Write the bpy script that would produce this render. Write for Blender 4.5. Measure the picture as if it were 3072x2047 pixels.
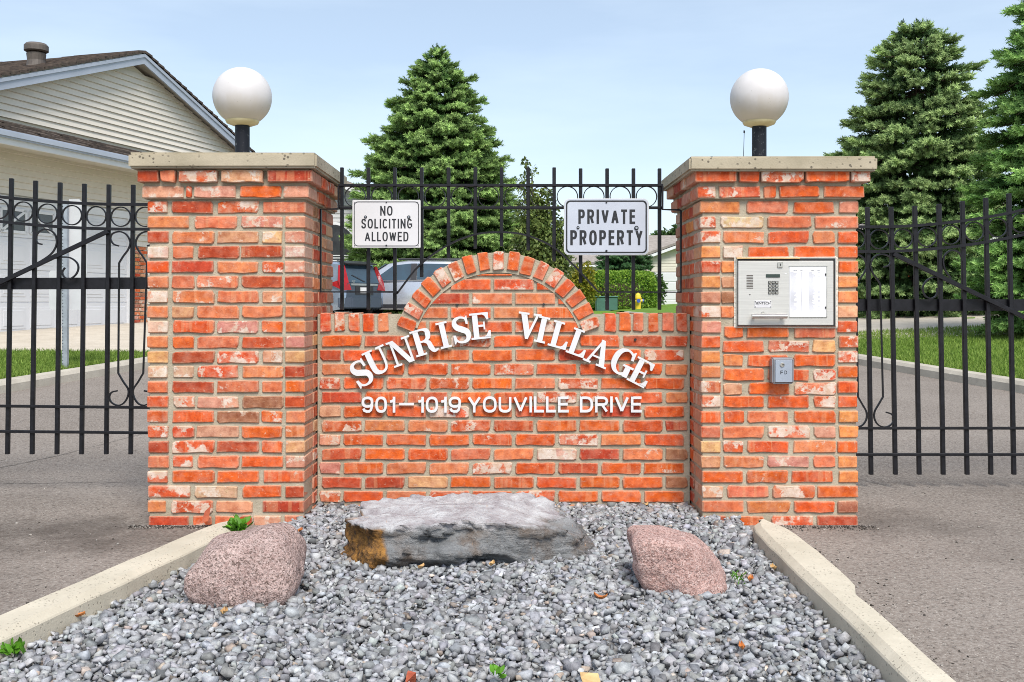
import bpy, bmesh, math, random
import numpy as np
from mathutils import Vector, Matrix

scene = bpy.context.scene
for o in list(bpy.data.objects):
    bpy.data.objects.remove(o, do_unlink=True)
C = scene.collection
R = random.Random(11)
NR = np.random.default_rng(11)

# ------------------------------------------------------------------ camera
CAMZ, F, CX, HY = 1.113, 3003.0, 1536.0, 907.4      # eye height, focal length / centre / horizon in photo pixels
cam_d = bpy.data.cameras.new('camera')
cam = bpy.data.objects.new('camera', cam_d); C.objects.link(cam)
cam.location = (0, 0, CAMZ); cam.rotation_euler = (math.radians(90), 0, 0)
cam_d.sensor_width = 36.0; cam_d.lens = 36.0 * F / 3072.0
cam_d.shift_y = -(1023.5 - HY) / 3072.0
cam_d.clip_start = 0.05; cam_d.clip_end = 3000
scene.camera = cam

# ------------------------------------------------------------------ sky, sun, exposure
SUN = Vector((0.16, -0.66, 0.90)).normalized()
world = bpy.data.worlds.new('World'); scene.world = world; world.use_nodes = True
nt = world.node_tree; nt.nodes.clear()
wo = nt.nodes.new('ShaderNodeOutputWorld'); bg = nt.nodes.new('ShaderNodeBackground')
sky = nt.nodes.new('ShaderNodeTexSky'); sky.sky_type = 'NISHITA'; sky.sun_disc = False
sky.sun_elevation = math.asin(SUN.z); sky.sun_rotation = math.atan2(SUN.x, SUN.y)
sky.air_density = 1.0; sky.dust_density = 1.6; sky.ozone_density = 0.2; sky.altitude = 600
tcw = nt.nodes.new('ShaderNodeTexCoord'); mpw = nt.nodes.new('ShaderNodeMapping')
mpw.inputs['Scale'].default_value = (1.0, 1.0, 5.0)
nzw = nt.nodes.new('ShaderNodeTexNoise'); nzw.inputs['Scale'].default_value = 1.7
nzw.inputs['Detail'].default_value = 6; nzw.inputs['Roughness'].default_value = 0.55
rpw = nt.nodes.new('ShaderNodeMapRange'); rpw.inputs['From Min'].default_value = 0.44
rpw.inputs['From Max'].default_value = 0.75; rpw.inputs['To Min'].default_value = 0.30; rpw.inputs['To Max'].default_value = 0.55
mxw = nt.nodes.new('ShaderNodeMix'); mxw.data_type = 'RGBA'
mxw.inputs[7].default_value = (6.5, 7.5, 8.4, 1)
L = nt.links.new
L(tcw.outputs['Generated'], mpw.inputs['Vector']); L(mpw.outputs[0], nzw.inputs['Vector'])
L(nzw.outputs['Fac'], rpw.inputs['Value']); L(rpw.outputs[0], mxw.inputs[0])
L(sky.outputs[0], mxw.inputs[6]); L(mxw.outputs[2], bg.inputs['Color']); L(bg.outputs[0], wo.inputs['Surface'])
bg.inputs['Strength'].default_value = 0.09

sun_d = bpy.data.lights.new('sun', 'SUN'); sun_d.energy = 2.5; sun_d.angle = math.radians(26)
sun_d.color = (1.0, 0.95, 0.88)
sun = bpy.data.objects.new('sun', sun_d); C.objects.link(sun)
sun.rotation_euler = (-SUN).to_track_quat('-Z', 'Y').to_euler(); sun.location = (-5, -8, 12)

vs = scene.view_settings
scene.display_settings.display_device = 'sRGB'
vs.view_transform = 'Standard'; vs.look = 'None'; vs.gamma = 1.0; vs.use_curve_mapping = False
vs.exposure = 0.86
scene.cycles.use_denoising = True
scene.cycles.denoising_prefilter = 'NONE'
scene.cycles.pixel_filter_type = 'BLACKMAN_HARRIS'; scene.cycles.filter_width = 0.95
scene.cycles.max_bounces = 6

# ------------------------------------------------------------------ helpers
def P(fx, fy, Y):
    return Vector(((fx - CX) / F * Y, Y, CAMZ + (HY - fy) / F * Y))
S24 = 2.2402
REG = dict(r1=(0, 0, S24), r2=(1024, 0, S24), r3=(2048, 0, S24), r4=(0, 680, S24), r5=(1024, 680, S24), r6=(2048, 680, S24),
           b1=(0, 1347, S24), b2=(1024, 1347, S24), b3=(2048, 1347, S24), c1=(950, 560, 3.92), c2=(2100, 740, 3.408),
           c3=(1480, 560, 3.921), c4=(0, 540, 3.408), c5=(2560, 560, 3.92), d=(0, 0, 1 / 1.3056))
def Q(r, zx, zy, Y):
    a = REG[r]
    return P(a[0] + zx / a[2], a[1] + zy / a[2], Y)

WP = {}
def wpos(o):
    return WP.get(o.name, Vector((0, 0, 0))) if o else Vector((0, 0, 0))

def tag(o, label=None, cat=None, group=None, kind=None):
    if label: o['label'] = label
    if cat: o['category'] = cat
    if group: o['group'] = group
    if kind: o['kind'] = kind
    return o

def root(name, label, cat, loc, group=None):
    o = bpy.data.objects.new(name, None); C.objects.link(o)
    o.location = loc; o.empty_display_size = 0.1
    WP[o.name] = Vector(loc)
    return tag(o, label, cat, group)

def link(name, me, parent=None, loc=(0, 0, 0), rot=None):
    o = bpy.data.objects.new(name, me); C.objects.link(o)
    loc = Vector(loc); WP[o.name] = loc.copy()
    if parent: o.parent = parent; o.location = loc - wpos(parent)
    else: o.location = loc
    if rot: o.rotation_euler = rot
    return o

class MB:
    def __init__(s, xf=None):
        s.v = []; s.f = []; s.xf = xf
    def add(s, verts, faces):
        b = len(s.v)
        for p in verts:
            p = Vector(p)
            s.v.append(s.xf @ p if s.xf is not None else p)
        s.f += [tuple(i + b for i in f) for f in faces]
        return s
    def box(s, x0, x1, y0, y1, z0, z1):
        return s.add([(x0, y0, z0), (x1, y0, z0), (x1, y1, z0), (x0, y1, z0), (x0, y0, z1), (x1, y0, z1), (x1, y1, z1), (x0, y1, z1)],
                     [(0, 3, 2, 1), (4, 5, 6, 7), (0, 1, 5, 4), (1, 2, 6, 5), (2, 3, 7, 6), (3, 0, 4, 7)])
    def prism(s, poly, y0, y1):                       # polygon in XZ, extruded along y
        n = len(poly)
        vs_ = [(x, y0, z) for x, z in poly] + [(x, y1, z) for x, z in poly]
        return s.add(vs_, [tuple(range(n)), tuple(range(2 * n - 1, n - 1, -1))] + [(i, i + n, (i + 1) % n + n, (i + 1) % n) for i in range(n)])
    def slab(s, quad, th):                            # quad of 3D points, thickened along its normal
        q = [Vector(p) for p in quad]
        n = (q[1] - q[0]).cross(q[3] - q[0]).normalized() * th
        v = q + [p - n for p in q]
        return s.add(v, [(0, 1, 2, 3), (7, 6, 5, 4), (0, 4, 5, 1), (1, 5, 6, 2), (2, 6, 7, 3), (3, 7, 4, 0)])
    def bar(s, a, b, w, d):                           # rectangular bar from a to b: w across, d deep (towards y)
        a = Vector(a); b = Vector(b); t = (b - a).normalized()
        up = Vector((0, 1, 0)) if abs(t.y) < 0.9 else Vector((1, 0, 0))
        n = t.cross(up).normalized() * (w / 2); m = n.cross(t).normalized() * (d / 2)
        vv = []
        for p in (a, b):
            vv += [p - n - m, p + n - m, p + n + m, p - n + m]
        return s.add(vv, [(0, 1, 2, 3), (7, 6, 5, 4), (0, 4, 5, 1), (1, 5, 6, 2), (2, 6, 7, 3), (3, 7, 4, 0)])
    def sweep(s, pts, w, d, closed=False):            # flat bar swept along a curve lying in XZ
        pts = [Vector(p) for p in pts]; n = len(pts); vv = []; ff = []
        for i, p in enumerate(pts):
            if closed: t = pts[(i + 1) % n] - pts[i - 1]
            else: t = pts[min(i + 1, n - 1)] - pts[max(i - 1, 0)]
            t.normalize(); nn = Vector((-t.z, 0, t.x))
            nn = nn.normalized() * (w / 2)
            y = Vector((0, d / 2, 0))
            vv += [p - nn - y, p + nn - y, p + nn + y, p - nn + y]
        m = n if closed else n - 1
        for i in range(m):
            a = 4 * i; b = 4 * ((i + 1) % n)
            for k in range(4):
                ff.append((a + k, a + (k + 1) % 4, b + (k + 1) % 4, b + k))
        if not closed: ff += [(3, 2, 1, 0), (4 * n - 4, 4 * n - 3, 4 * n - 2, 4 * n - 1)]
        return s.add(vv, ff)
    def tube(s, pts, r, n=6):
        pts = [Vector(p) for p in pts]; vv = []; ff = []
        rr = r if isinstance(r, (list, tuple)) else [r] * len(pts)
        for i, p in enumerate(pts):
            t = (pts[min(i + 1, len(pts) - 1)] - pts[max(i - 1, 0)]).normalized()
            u = t.cross(Vector((0, 0, 1)))
            if u.length < 1e-3: u = Vector((1, 0, 0))
            u.normalize(); w = t.cross(u)
            for k in range(n):
                a = 2 * math.pi * k / n
                vv.append(p + (u * math.cos(a) + w * math.sin(a)) * rr[i])
        for i in range(len(pts) - 1):
            for k in range(n):
                ff.append((i * n + k, i * n + (k + 1) % n, (i + 1) * n + (k + 1) % n, (i + 1) * n + k))
        ff += [tuple(range(n - 1, -1, -1)), tuple((len(pts) - 1) * n + k for k in range(n))]
        return s.add(vv, ff)
    def lathe(s, prof, c, n=24):
        vv = []; ff = []
        for r, z in prof:
            for k in range(n):
                a = 2 * math.pi * k / n
                vv.append((c[0] + r * math.cos(a), c[1] + r * math.sin(a), c[2] + z))
        for i in range(len(prof) - 1):
            for k in range(n):
                ff.append((i * n + k, i * n + (k + 1) % n, (i + 1) * n + (k + 1) % n, (i + 1) * n + k))
        ff += [tuple(range(n - 1, -1, -1)), tuple((len(prof) - 1) * n + k for k in range(n))]
        return s.add(vv, ff)
    def build(s, name, m, parent=None, smooth=False, bevel=0.0, seg=1, kind=None, jit=0.0):
        c = sum(s.v, Vector()) / max(1, len(s.v))
        me = bpy.data.meshes.new(name)
        me.from_pydata([p - c for p in s.v], [], s.f)
        if bevel or jit or True:
            bm = bmesh.new(); bm.from_mesh(me)
            if bevel:
                es = [e for e in bm.edges if len(e.link_faces) == 2 and e.calc_face_angle(0) > 0.5]
                bmesh.ops.bevel(bm, geom=es, offset=bevel, segments=seg, affect='EDGES', clamp_overlap=True)
            if jit:
                for v in bm.verts: v.co += Vector((R.uniform(-jit, jit), R.uniform(-jit, jit), R.uniform(-jit, jit)))
            bmesh.ops.recalc_face_normals(bm, faces=bm.faces)
            bm.to_mesh(me); bm.free()
        if smooth:
            me.polygons.foreach_set('use_smooth', [True] * len(me.polygons))
        me.materials.append(m)
        o = link(name, me, parent, c)
        if kind: o['kind'] = kind
        return o

def np_mesh(name, V, Fc, mat, cols=None, parent=None, kind=None, smooth=False, c=None):
    me = bpy.data.meshes.new(name)
    c = V.mean(axis=0) if c is None else np.array(c); V = V - c
    n, k = Fc.shape
    me.vertices.add(len(V)); me.vertices.foreach_set('co', V.astype(np.float32).ravel())
    me.loops.add(n * k); me.loops.foreach_set('vertex_index', Fc.astype(np.int32).ravel())
    me.polygons.add(n)
    me.polygons.foreach_set('loop_start', np.arange(0, n * k, k, dtype=np.int32))
    me.polygons.foreach_set('loop_total', np.full(n, k, dtype=np.int32))
    if smooth: me.polygons.foreach_set('use_smooth', np.ones(n, dtype=bool))
    me.update(calc_edges=True)
    if cols is not None:
        at = me.color_attributes.new('tint', 'FLOAT_COLOR', 'POINT')
        cc = np.ones((len(V), 4), np.float32); cc[:, :3] = cols
        at.data.foreach_set('color', cc.ravel())
    me.materials.append(mat)
    o = link(name, me, parent, Vector(c.tolist()))
    if kind: o['kind'] = kind
    return o

def scatter(TV, TF, pos, dirs, scl, roll_ref=None):
    """copies of a template (axis +Z) at pos, pointing along dirs"""
    N = len(pos)
    d = dirs / np.linalg.norm(dirs, axis=1, keepdims=True)
    ref = NR.normal(size=(N, 3)) if roll_ref is None else roll_ref
    x = np.cross(ref, d); x /= (np.linalg.norm(x, axis=1, keepdims=True) + 1e-9)
    y = np.cross(d, x)
    if scl.ndim == 1: scl = np.repeat(scl[:, None], 3, 1)
    T = TV[None] * scl[:, None, :]
    V = pos[:, None] + T[..., 0:1] * x[:, None] + T[..., 1:2] * y[:, None] + T[..., 2:3] * d[:, None]
    Fa = TF[None] + (np.arange(N) * len(TV))[:, None, None]
    return V.reshape(-1, 3), Fa.reshape(-1, TF.shape[1])

def catmull(pts, n=8):
    pts = [Vector(p) for p in pts]; out = []
    for i in range(len(pts) - 1):
        p0 = pts[max(i - 1, 0)]; p1 = pts[i]; p2 = pts[i + 1]; p3 = pts[min(i + 2, len(pts) - 1)]
        for k in range(n):
            t = k / n
            out.append(0.5 * ((2 * p1) + (p2 - p0) * t + (2 * p0 - 5 * p1 + 4 * p2 - p3) * t * t + (3 * p1 - p0 - 3 * p2 + p3) * t ** 3))
    out.append(pts[-1]); return out

# ------------------------------------------------------------------ text meshes (made while the scene is still small)
def text_mesh(body, ext=0.0, off=0.0):
    cu = bpy.data.curves.new('t', 'FONT'); cu.body = body; cu.size = 1; cu.extrude = ext; cu.offset = off
    cu.resolution_u = 4
    ob = bpy.data.objects.new('t', cu); C.objects.link(ob)
    dg = bpy.context.evaluated_depsgraph_get()
    me = bpy.data.meshes.new_from_object(ob.evaluated_get(dg))
    vs_ = [v.co.copy() for v in me.vertices]; fs = [tuple(p.vertices) for p in me.polygons]
    bpy.data.objects.remove(ob); bpy.data.meshes.remove(me); bpy.data.curves.remove(cu)
    return vs_, fs
TXT = {}
for body in ['SENTECH', 'F', 'D', 'FIT', 'Name', 'Code']:
    TXT[body] = text_mesh(body, 0.0, 0.012 if body in ('PRIVATE', 'PROPERTY', 'SENTECH', 'F', 'D') else 0.004)
for ch in '1234567890*#':
    TXT['x' + ch] = text_mesh(ch, 0.5, 0.012)

def sans(ch, w, h, t):
    """stroke outlines of a plain sans capital or digit in a box w x h with stroke t: lists of (x, z) polygons"""
    X = lambda u: t / 2 + u * (w - t)
    Z = lambda v: t / 2 + v * (h - t)
    def ln(*p, closed=False):
        q = [Vector((X(a), 0, Z(b))) for a, b in p]; n = len(q); Lh, Rh = [], []
        for i in range(n):
            if closed: d0, d1 = (q[i] - q[i - 1]).normalized(), (q[(i + 1) % n] - q[i]).normalized()
            else: d0 = (q[i] - q[i - 1]).normalized() if i else (q[1] - q[0]).normalized(); d1 = (q[i + 1] - q[i]).normalized() if i < n - 1 else d0
            nn = Vector((-d0.z - d1.z, 0, d0.x + d1.x)).normalized()
            k = t / 2 / max(.5, nn.dot(Vector((-d0.z, 0, d0.x))))
            Lh.append((q[i].x + nn.x * k, q[i].z + nn.z * k)); Rh.append((q[i].x - nn.x * k, q[i].z - nn.z * k))
        if closed: Lh.append(Lh[0]); Rh.append(Rh[0])
        return ('strip', Lh, Rh)
    def bar(a, b, c, d): return ('poly', [(a, c), (b, c), (b, d), (a, d)])
    def st(u): return bar(X(u) - t / 2, X(u) + t / 2, 0, h)
    def hb(v, u0=0., u1=1.): return bar(X(u0) - t / 2, X(u1) + t / 2, Z(v) - t / 2, Z(v) + t / 2)
    def el(cx, cz, rx, rz, a0, a1, n=14, e=.80):
        o = []
        for k in range(n + 1):
            a = math.radians(a0 + (a1 - a0) * k / n); c, s_ = math.cos(a), math.sin(a)
            o.append((cx + rx * math.copysign(abs(c) ** e, c), cz + rz * math.copysign(abs(s_) ** e, s_)))
        return o
    if ch in 'O0': return [ln(*el(.5, .5, .5, .5, 0, 360, 32)[:-1], closed=True)]
    if ch == 'I': return [bar(0, w, 0, h)]
    if ch == 'L': return [st(0), hb(0)]
    if ch == 'E': return [st(0), hb(0), hb(1, 0, .97), hb(.52, 0, .88)]
    if ch == 'F': return [st(0), hb(1), hb(.52, 0, .85)]
    if ch == 'T': return [st(.5), hb(1)]
    if ch == 'N': return [st(0), st(1), ln((.0, 1), (1, 0))]
    if ch == 'U': return [ln((0, 1.04), *el(.5, .32, .5, .32, 180, 360, 16), (1, 1.04))]
    if ch == 'V': return [ln((0, 1.03), (.5, .02)), ln((1, 1.03), (.5, .02))]
    if ch == 'W': return [ln((0, 1.02), (.25, .0)), ln((.25, 0), (.5, .98)), ln((.5, .98), (.75, 0)), ln((.75, 0), (1, 1.02))]
    if ch == 'A': return [ln((0, -.03), (.5, .99)), ln((1, -.03), (.5, .99)), hb(.30, .20, .80)]
    if ch == 'Y': return [ln((0, 1.03), (.5, .42)), ln((1, 1.03), (.5, .42)), bar(X(.5) - t / 2, X(.5) + t / 2, 0, Z(.45))]
    if ch == 'D': return [st(0), ln((0, 1), (.45, 1), *el(.45, .5, .55, .5, 90, -90, 18)[1:-1], (.45, 0), (0, 0))]
    if ch == 'P': return [st(0), ln((0, 1), (.55, 1), *el(.55, .735, .45, .265, 90, -90, 12)[1:-1], (.55, .47), (0, .47))]
    if ch == 'R': return [st(0), ln((0, 1), (.55, 1), *el(.55, .745, .43, .255, 90, -90, 12)[1:-1], (.55, .49), (0, .49)), ln((.56, .47), (.98, -.02))]
    if ch == 'C': return [ln(*el(.5, .5, .5, .5, 38, 322, 26))]
    if ch == 'G': return [ln(*el(.5, .5, .5, .5, 38, 300, 24)), hb(.44, .58, 1), bar(X(1) - t / 2, X(1) + t / 2, Z(.10), Z(.44))]
    if ch == 'S': return [ln((.97, .77), (.90, .92), (.70, .995), (.32, .995), (.10, .91), (.03, .76), (.12, .61), (.42, .53), (.70, .46), (.93, .37), (.98, .23), (.88, .07), (.66, .0), (.30, .0), (.08, .09), (.0, .25))]
    if ch == '9': return [ln(*el(.5, .685, .5, .315, 0, 360, 24)[:-1], closed=True), ln((1, .66), (.98, .38), (.88, .12), (.70, .01), (.42, .0), (.18, .06), (.05, .22))]
    if ch == '1': return [bar(X(1) - t / 2, X(1) + t / 2, 0, h), ln((1, .92), (.72, .78), (.0, .735))]
    return [bar(0, w, 0, h)]
def add_glyph(m, ch, x, z, w, h, t, y0, y1, dy=.00025):
    for i, pt in enumerate(sans(ch, w, h, t)):
        yy0 = y0 - dy * i
        if pt[0] == 'poly': m.prism([(x + a, z + b) for a, b in pt[1]], yy0, y1)
        else:
            A, B = [(x + a, z + b) for a, b in pt[1]], [(x + a, z + b) for a, b in pt[2]]; n = len(A)
            vv = [(a, yy0, b) for a, b in A] + [(a, yy0, b) for a, b in B] + [(a, y1, b) for a, b in A] + [(a, y1, b) for a, b in B]; ff = []
            for k in range(n - 1):
                ff += [(k, k + 1, n + k + 1, n + k), (2 * n + k, 3 * n + k, 3 * n + k + 1, 2 * n + k + 1), (k, 2 * n + k, 2 * n + k + 1, k + 1), (n + k, n + k + 1, 3 * n + k + 1, 3 * n + k)]
            ff += [(0, n, 3 * n, 2 * n), (n - 1, 3 * n - 1, 4 * n - 1, 2 * n - 1)]
            m.add(vv, ff)
    return m
GW = dict(I=.0, L=.80, E=.86, F=.82, T=.9, N=1.04, U=1.02, V=1.12, W=1.42, A=1.12, Y=1.06, D=1.04, P=.98, R=1.04, C=1.0, G=1.06, S=1.0, O=1.10)
GW.update({'0': .92, '1': .50, '9': .92})
def line_text(body, x0, x1, z0, z1, y0, y1, t, gapk, mk):
    """glyphs spread over x0..x1; mk(ch) gives the builder each glyph goes to"""
    h = z1 - z0; gap = gapk * h
    fix = sum(t for c in body if c == 'I'); tot = sum(GW[c] for c in body)
    k = (x1 - x0 - fix - gap * (len(body) - 1)) / tot; x = x0
    for c in body:
        w = t if c == 'I' else GW[c] * k
        mk(c, x, w); x += w + gap

def text_on(body, name, x0, x1, z0, z1, y, mat, parent, depth=0.0):
    v, f = TXT[body]
    ax = [p.x for p in v]; ay = [p.y for p in v]
    a0, a1, b0, b1 = min(ax), max(ax), min(ay), max(ay)
    m = MB()
    m.add([(x0 + (p.x - a0) / (a1 - a0) * (x1 - x0), y - p.z * depth, z0 + (p.y - b0) / (b1 - b0) * (z1 - z0)) for p in v], f)
    return m.build(name, mat, parent)

# ------------------------------------------------------------------ materials
class NT:
    def __init__(s, name):
        s.m = bpy.data.materials.new(name); s.m.use_nodes = True
        s.t = s.m.node_tree; s.b = s.t.nodes['Principled BSDF']; s.tc = None
    def n(s, t, **kw):
        x = s.t.nodes.new(t)
        for k, v in kw.items(): setattr(x, k, v)
        return x
    def l(s, a, b): s.t.links.new(a, b)
    def coord(s, kind='Object', scale=None, rnd=False):
        if s.tc is None: s.tc = s.n('ShaderNodeTexCoord')
        out = s.tc.outputs[kind]
        if rnd:
            oi = s.n('ShaderNodeObjectInfo'); mu = s.n('ShaderNodeMath', operation='MULTIPLY'); mu.inputs[1].default_value = 91.7
            s.l(oi.outputs['Random'], mu.inputs[0])
            va = s.n('ShaderNodeVectorMath', operation='ADD'); s.l(out, va.inputs[0]); s.l(mu.outputs[0], va.inputs[1]); out = va.outputs[0]
        if scale:
            mp = s.n('ShaderNodeMapping'); mp.inputs['Scale'].default_value = scale; s.l(out, mp.inputs['Vector']); out = mp.outputs[0]
        return out
    def noise(s, vec, scale, detail=4, rough=0.6):
        x = s.n('ShaderNodeTexNoise'); x.inputs['Scale'].default_value = scale; x.inputs['Detail'].default_value = detail
        x.inputs['Roughness'].default_value = rough; s.l(vec, x.inputs['Vector']); return x.outputs['Fac']
    def rng(s, v, a, b, c=0.0, d=1.0):
        x = s.n('ShaderNodeMapRange'); s.l(v, x.inputs['Value'])
        for i, q in zip(('From Min', 'From Max', 'To Min', 'To Max'), (a, b, c, d)): x.inputs[i].default_value = q
        return x.outputs[0]
    def math(s, op, a, b=None):
        x = s.n('ShaderNodeMath', operation=op)
        for i, q in enumerate((a, b)):
            if q is None: continue
            if isinstance(q, (int, float)): x.inputs[i].default_value = q
            else: s.l(q, x.inputs[i])
        return x.outputs[0]
    def mix(s, f, a, b, mode='MIX'):
        x = s.n('ShaderNodeMix', data_type='RGBA', blend_type=mode)
        for i, q in ((0, f), (6, a), (7, b)):
            if isinstance(q, (int, float)): x.inputs[i].default_value = q
            elif isinstance(q, tuple): x.inputs[i].default_value = (q[0], q[1], q[2], 1)
            else: s.l(q, x.inputs[i])
        return x.outputs[2]
    def bump(s, h, strength=0.3, dist=0.01):
        x = s.n('ShaderNodeBump'); x.inputs['Strength'].default_value = strength; x.inputs['Distance'].default_value = dist
        s.l(h, x.inputs['Height']); s.l(x.outputs[0], s.b.inputs['Normal'])
    def done(s, col, rough=0.8, metal=0.0, spec=0.5):
        if isinstance(col, tuple): s.b.inputs['Base Color'].default_value = (col[0], col[1], col[2], 1)
        else: s.l(col, s.b.inputs['Base Color'])
        if isinstance(rough, (int, float)): s.b.inputs['Roughness'].default_value = rough
        else: s.l(rough, s.b.inputs['Roughness'])
        s.b.inputs['Metallic'].default_value = metal
        s.b.inputs['Specular IOR Level'].default_value = spec
        return s.m

def simple(name, a, b=None, scale=6.0, rough=0.7, metal=0.0, bump=0.0, bscale=80.0, spec=0.5, lo=0.35, hi=0.65, stretch=None, bdist=0.004):
    t = NT(name); b = b or tuple(x * 0.82 for x in a)
    v = t.coord('Object', stretch, rnd=True)
    f = t.rng(t.noise(v, scale), lo, hi)
    col = t.mix(f, b, a)
    if bump: t.bump(t.noise(v, bscale, 3), bump, bdist)
    return t.done(col, rough, metal, spec)

M = {}
# brick: object colour, alpha = how much old lime wash clings to it
def brick_mat(name, island=False):
    t = NT(name); oi = t.n('ShaderNodeObjectInfo')
    if island:
        ge = t.n('ShaderNodeNewGeometry'); rnd = ge.outputs['Random Per Island']
        rp = t.n('ShaderNodeValToRGB'); t.l(rnd, rp.inputs[0]); e = rp.color_ramp.elements
        e[0].color = (.36, .05, .022, 1); e[1].color = (.58, .3, .18, 1)
        for p, c in ((.3, (.52, .09, .03, 1)), (.6, (.55, .16, .08, 1)), (.8, (.5, .24, .16, 1))):
            x = rp.color_ramp.elements.new(p); x.color = c
        base = rp.outputs[0]; alpha = t.math('MULTIPLY', rnd, 0.9)
    else:
        rnd = oi.outputs['Random']; base = oi.outputs['Color']; alpha = oi.outputs['Alpha']
    mu = t.math('MULTIPLY', rnd, 73.1)
    va = t.n('ShaderNodeVectorMath', operation='ADD'); t.l(t.coord('Object'), va.inputs[0]); t.l(mu, va.inputs[1]); v = va.outputs[0]
    n1 = t.noise(v, 11, 8, 0.68)
    th = t.math('SUBTRACT', 0.76, t.math('MULTIPLY', alpha, 0.33))
    wash = t.n('ShaderNodeClamp'); t.l(t.math('MULTIPLY', t.math('SUBTRACT', n1, th), 20), wash.inputs[0])
    n2 = t.noise(v, 26, 4)
    mp = t.n('ShaderNodeMapping'); mp.inputs['Scale'].default_value = (38, 38, 2.5); t.l(v, mp.inputs[0])
    n3 = t.noise(mp.outputs[0], 1, 2, 0.4)
    c1 = t.mix(t.rng(n2, .32, .68), (0.70, 0.55, 0.5), (1.14, 1.22, 1.2))
    col = t.mix(1.0, base, c1, 'MULTIPLY')
    bands = t.math('MULTIPLY', t.rng(n3, .56, .62), t.math('GREATER_THAN', t.math('FRACT', t.math('MULTIPLY', rnd, 17.3)), 0.62))
    col = t.mix(t.math('MULTIPLY', bands, 0.34), col, (.66, .30, .15))
    hz = t.math('MULTIPLY', t.rng(t.noise(v, 17, 7, .66), .44, .62), t.math('ADD', .06, t.math('MULTIPLY', alpha, .52)))
    col = t.mix(hz, col, (.66, .36, .25))
    wcol = t.mix(t.rng(t.noise(v, 30, 3), .35, .65), (.70, .62, .54), (.56, .42, .31))
    col = t.mix(t.math('MULTIPLY', wash.outputs[0], 0.86), col, wcol)
    sp = t.n('ShaderNodeSeparateXYZ'); t.l(t.coord('Generated'), sp.inputs[0])
    gx = t.math('MINIMUM', sp.outputs[0], t.math('SUBTRACT', 1.0, sp.outputs[0]))
    gz = t.math('MINIMUM', sp.outputs[2], t.math('SUBTRACT', 1.0, sp.outputs[2]))
    if not island:
        e = t.math('MINIMUM', t.math('MULTIPLY', gx, 2.6), gz)
        e = t.math('ADD', e, t.math('MULTIPLY', t.math('SUBTRACT', t.noise(v, 45, 3), 0.5), 0.30))
        em = t.rng(e, 0.15, 0.0)
        col = t.mix(t.math('MULTIPLY', em, 0.60), col, (.52, .36, .25))
    col = t.mix(t.math('MULTIPLY', t.rng(t.noise(v, 75, 4, .75), .60, .70), .55), col, (.20, .07, .035))
    col = t.mix(t.math('MULTIPLY', t.rng(t.noise(v, 62, 4, .75), .61, .69), .5), col, (.66, .46, .34))
    dk = t.rng(t.noise(v, 7, 5, .7), .66, .8)
    col = t.mix(t.math('MULTIPLY', dk, .55), col, (.16, .06, .035))
    h = t.math('ADD', t.math('MULTIPLY', t.noise(v, 150, 3), 0.5), t.math('MULTIPLY', n1, 0.9))
    t.bump(h, 0.45, 0.006)
    return t.done(col, 0.86, 0, 0.25)
M['brick'] = brick_mat('old_brick'); M['brick_far'] = brick_mat('old_brick_joined', True)

def mortar():
    t = NT('mortar'); v = t.coord('Object')
    n = t.noise(v, 9, 6, .65)
    col = t.mix(t.rng(n, .35, .65), (.34, .295, .215), (.47, .415, .32))
    col = t.mix(t.rng(t.noise(v, 3.1, 5), .62, .75), col, (.33, .29, .23))
    t.bump(t.noise(v, 120, 4), .6, .006)
    return t.done(col, .95, 0, .15)
M['mortar'] = mortar()

def concrete(name, a, b, pits=0.5, pscale=55):
    t = NT(name); v = t.coord('Object', None, rnd=True)
    col = t.mix(t.rng(t.noise(v, 3.5, 6, .6), .35, .65), b, a)
    col = t.mix(t.rng(t.noise(v, 40, 3), .3, .7, 0, .35), col, tuple(x * .75 for x in a))
    vo = t.n('ShaderNodeTexVoronoi'); vo.inputs['Scale'].default_value = pscale; t.l(v, vo.inputs['Vector'])
    sel = t.math('MULTIPLY', t.rng(vo.outputs['Distance'], .26, .18), t.rng(t.noise(v, 8, 2), .40, .54))
    col = t.mix(t.math('MULTIPLY', sel, pits), col, (.13, .11, .085))
    t.bump(t.math('SUBTRACT', t.math('MULTIPLY', t.noise(v, 110, 4), .6), t.math('MULTIPLY', sel, pits)), .4, .006)
    return t.done(col, .9, 0, .2)
M['cap'] = concrete('coping_concrete', (.50, .435, .325), (.34, .295, .21), 0.9, 36)
M['kerb'] = concrete('kerb_concrete', (.60, .545, .44), (.47, .425, .335), 0.55, 70)
M['kerb_far'] = concrete('kerb_concrete_far', (.50, .46, .39), (.38, .345, .29), .3)
M['drive'] = concrete('driveway_concrete', (.56, .50, .42), (.47, .415, .34), .12, 20)

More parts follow.
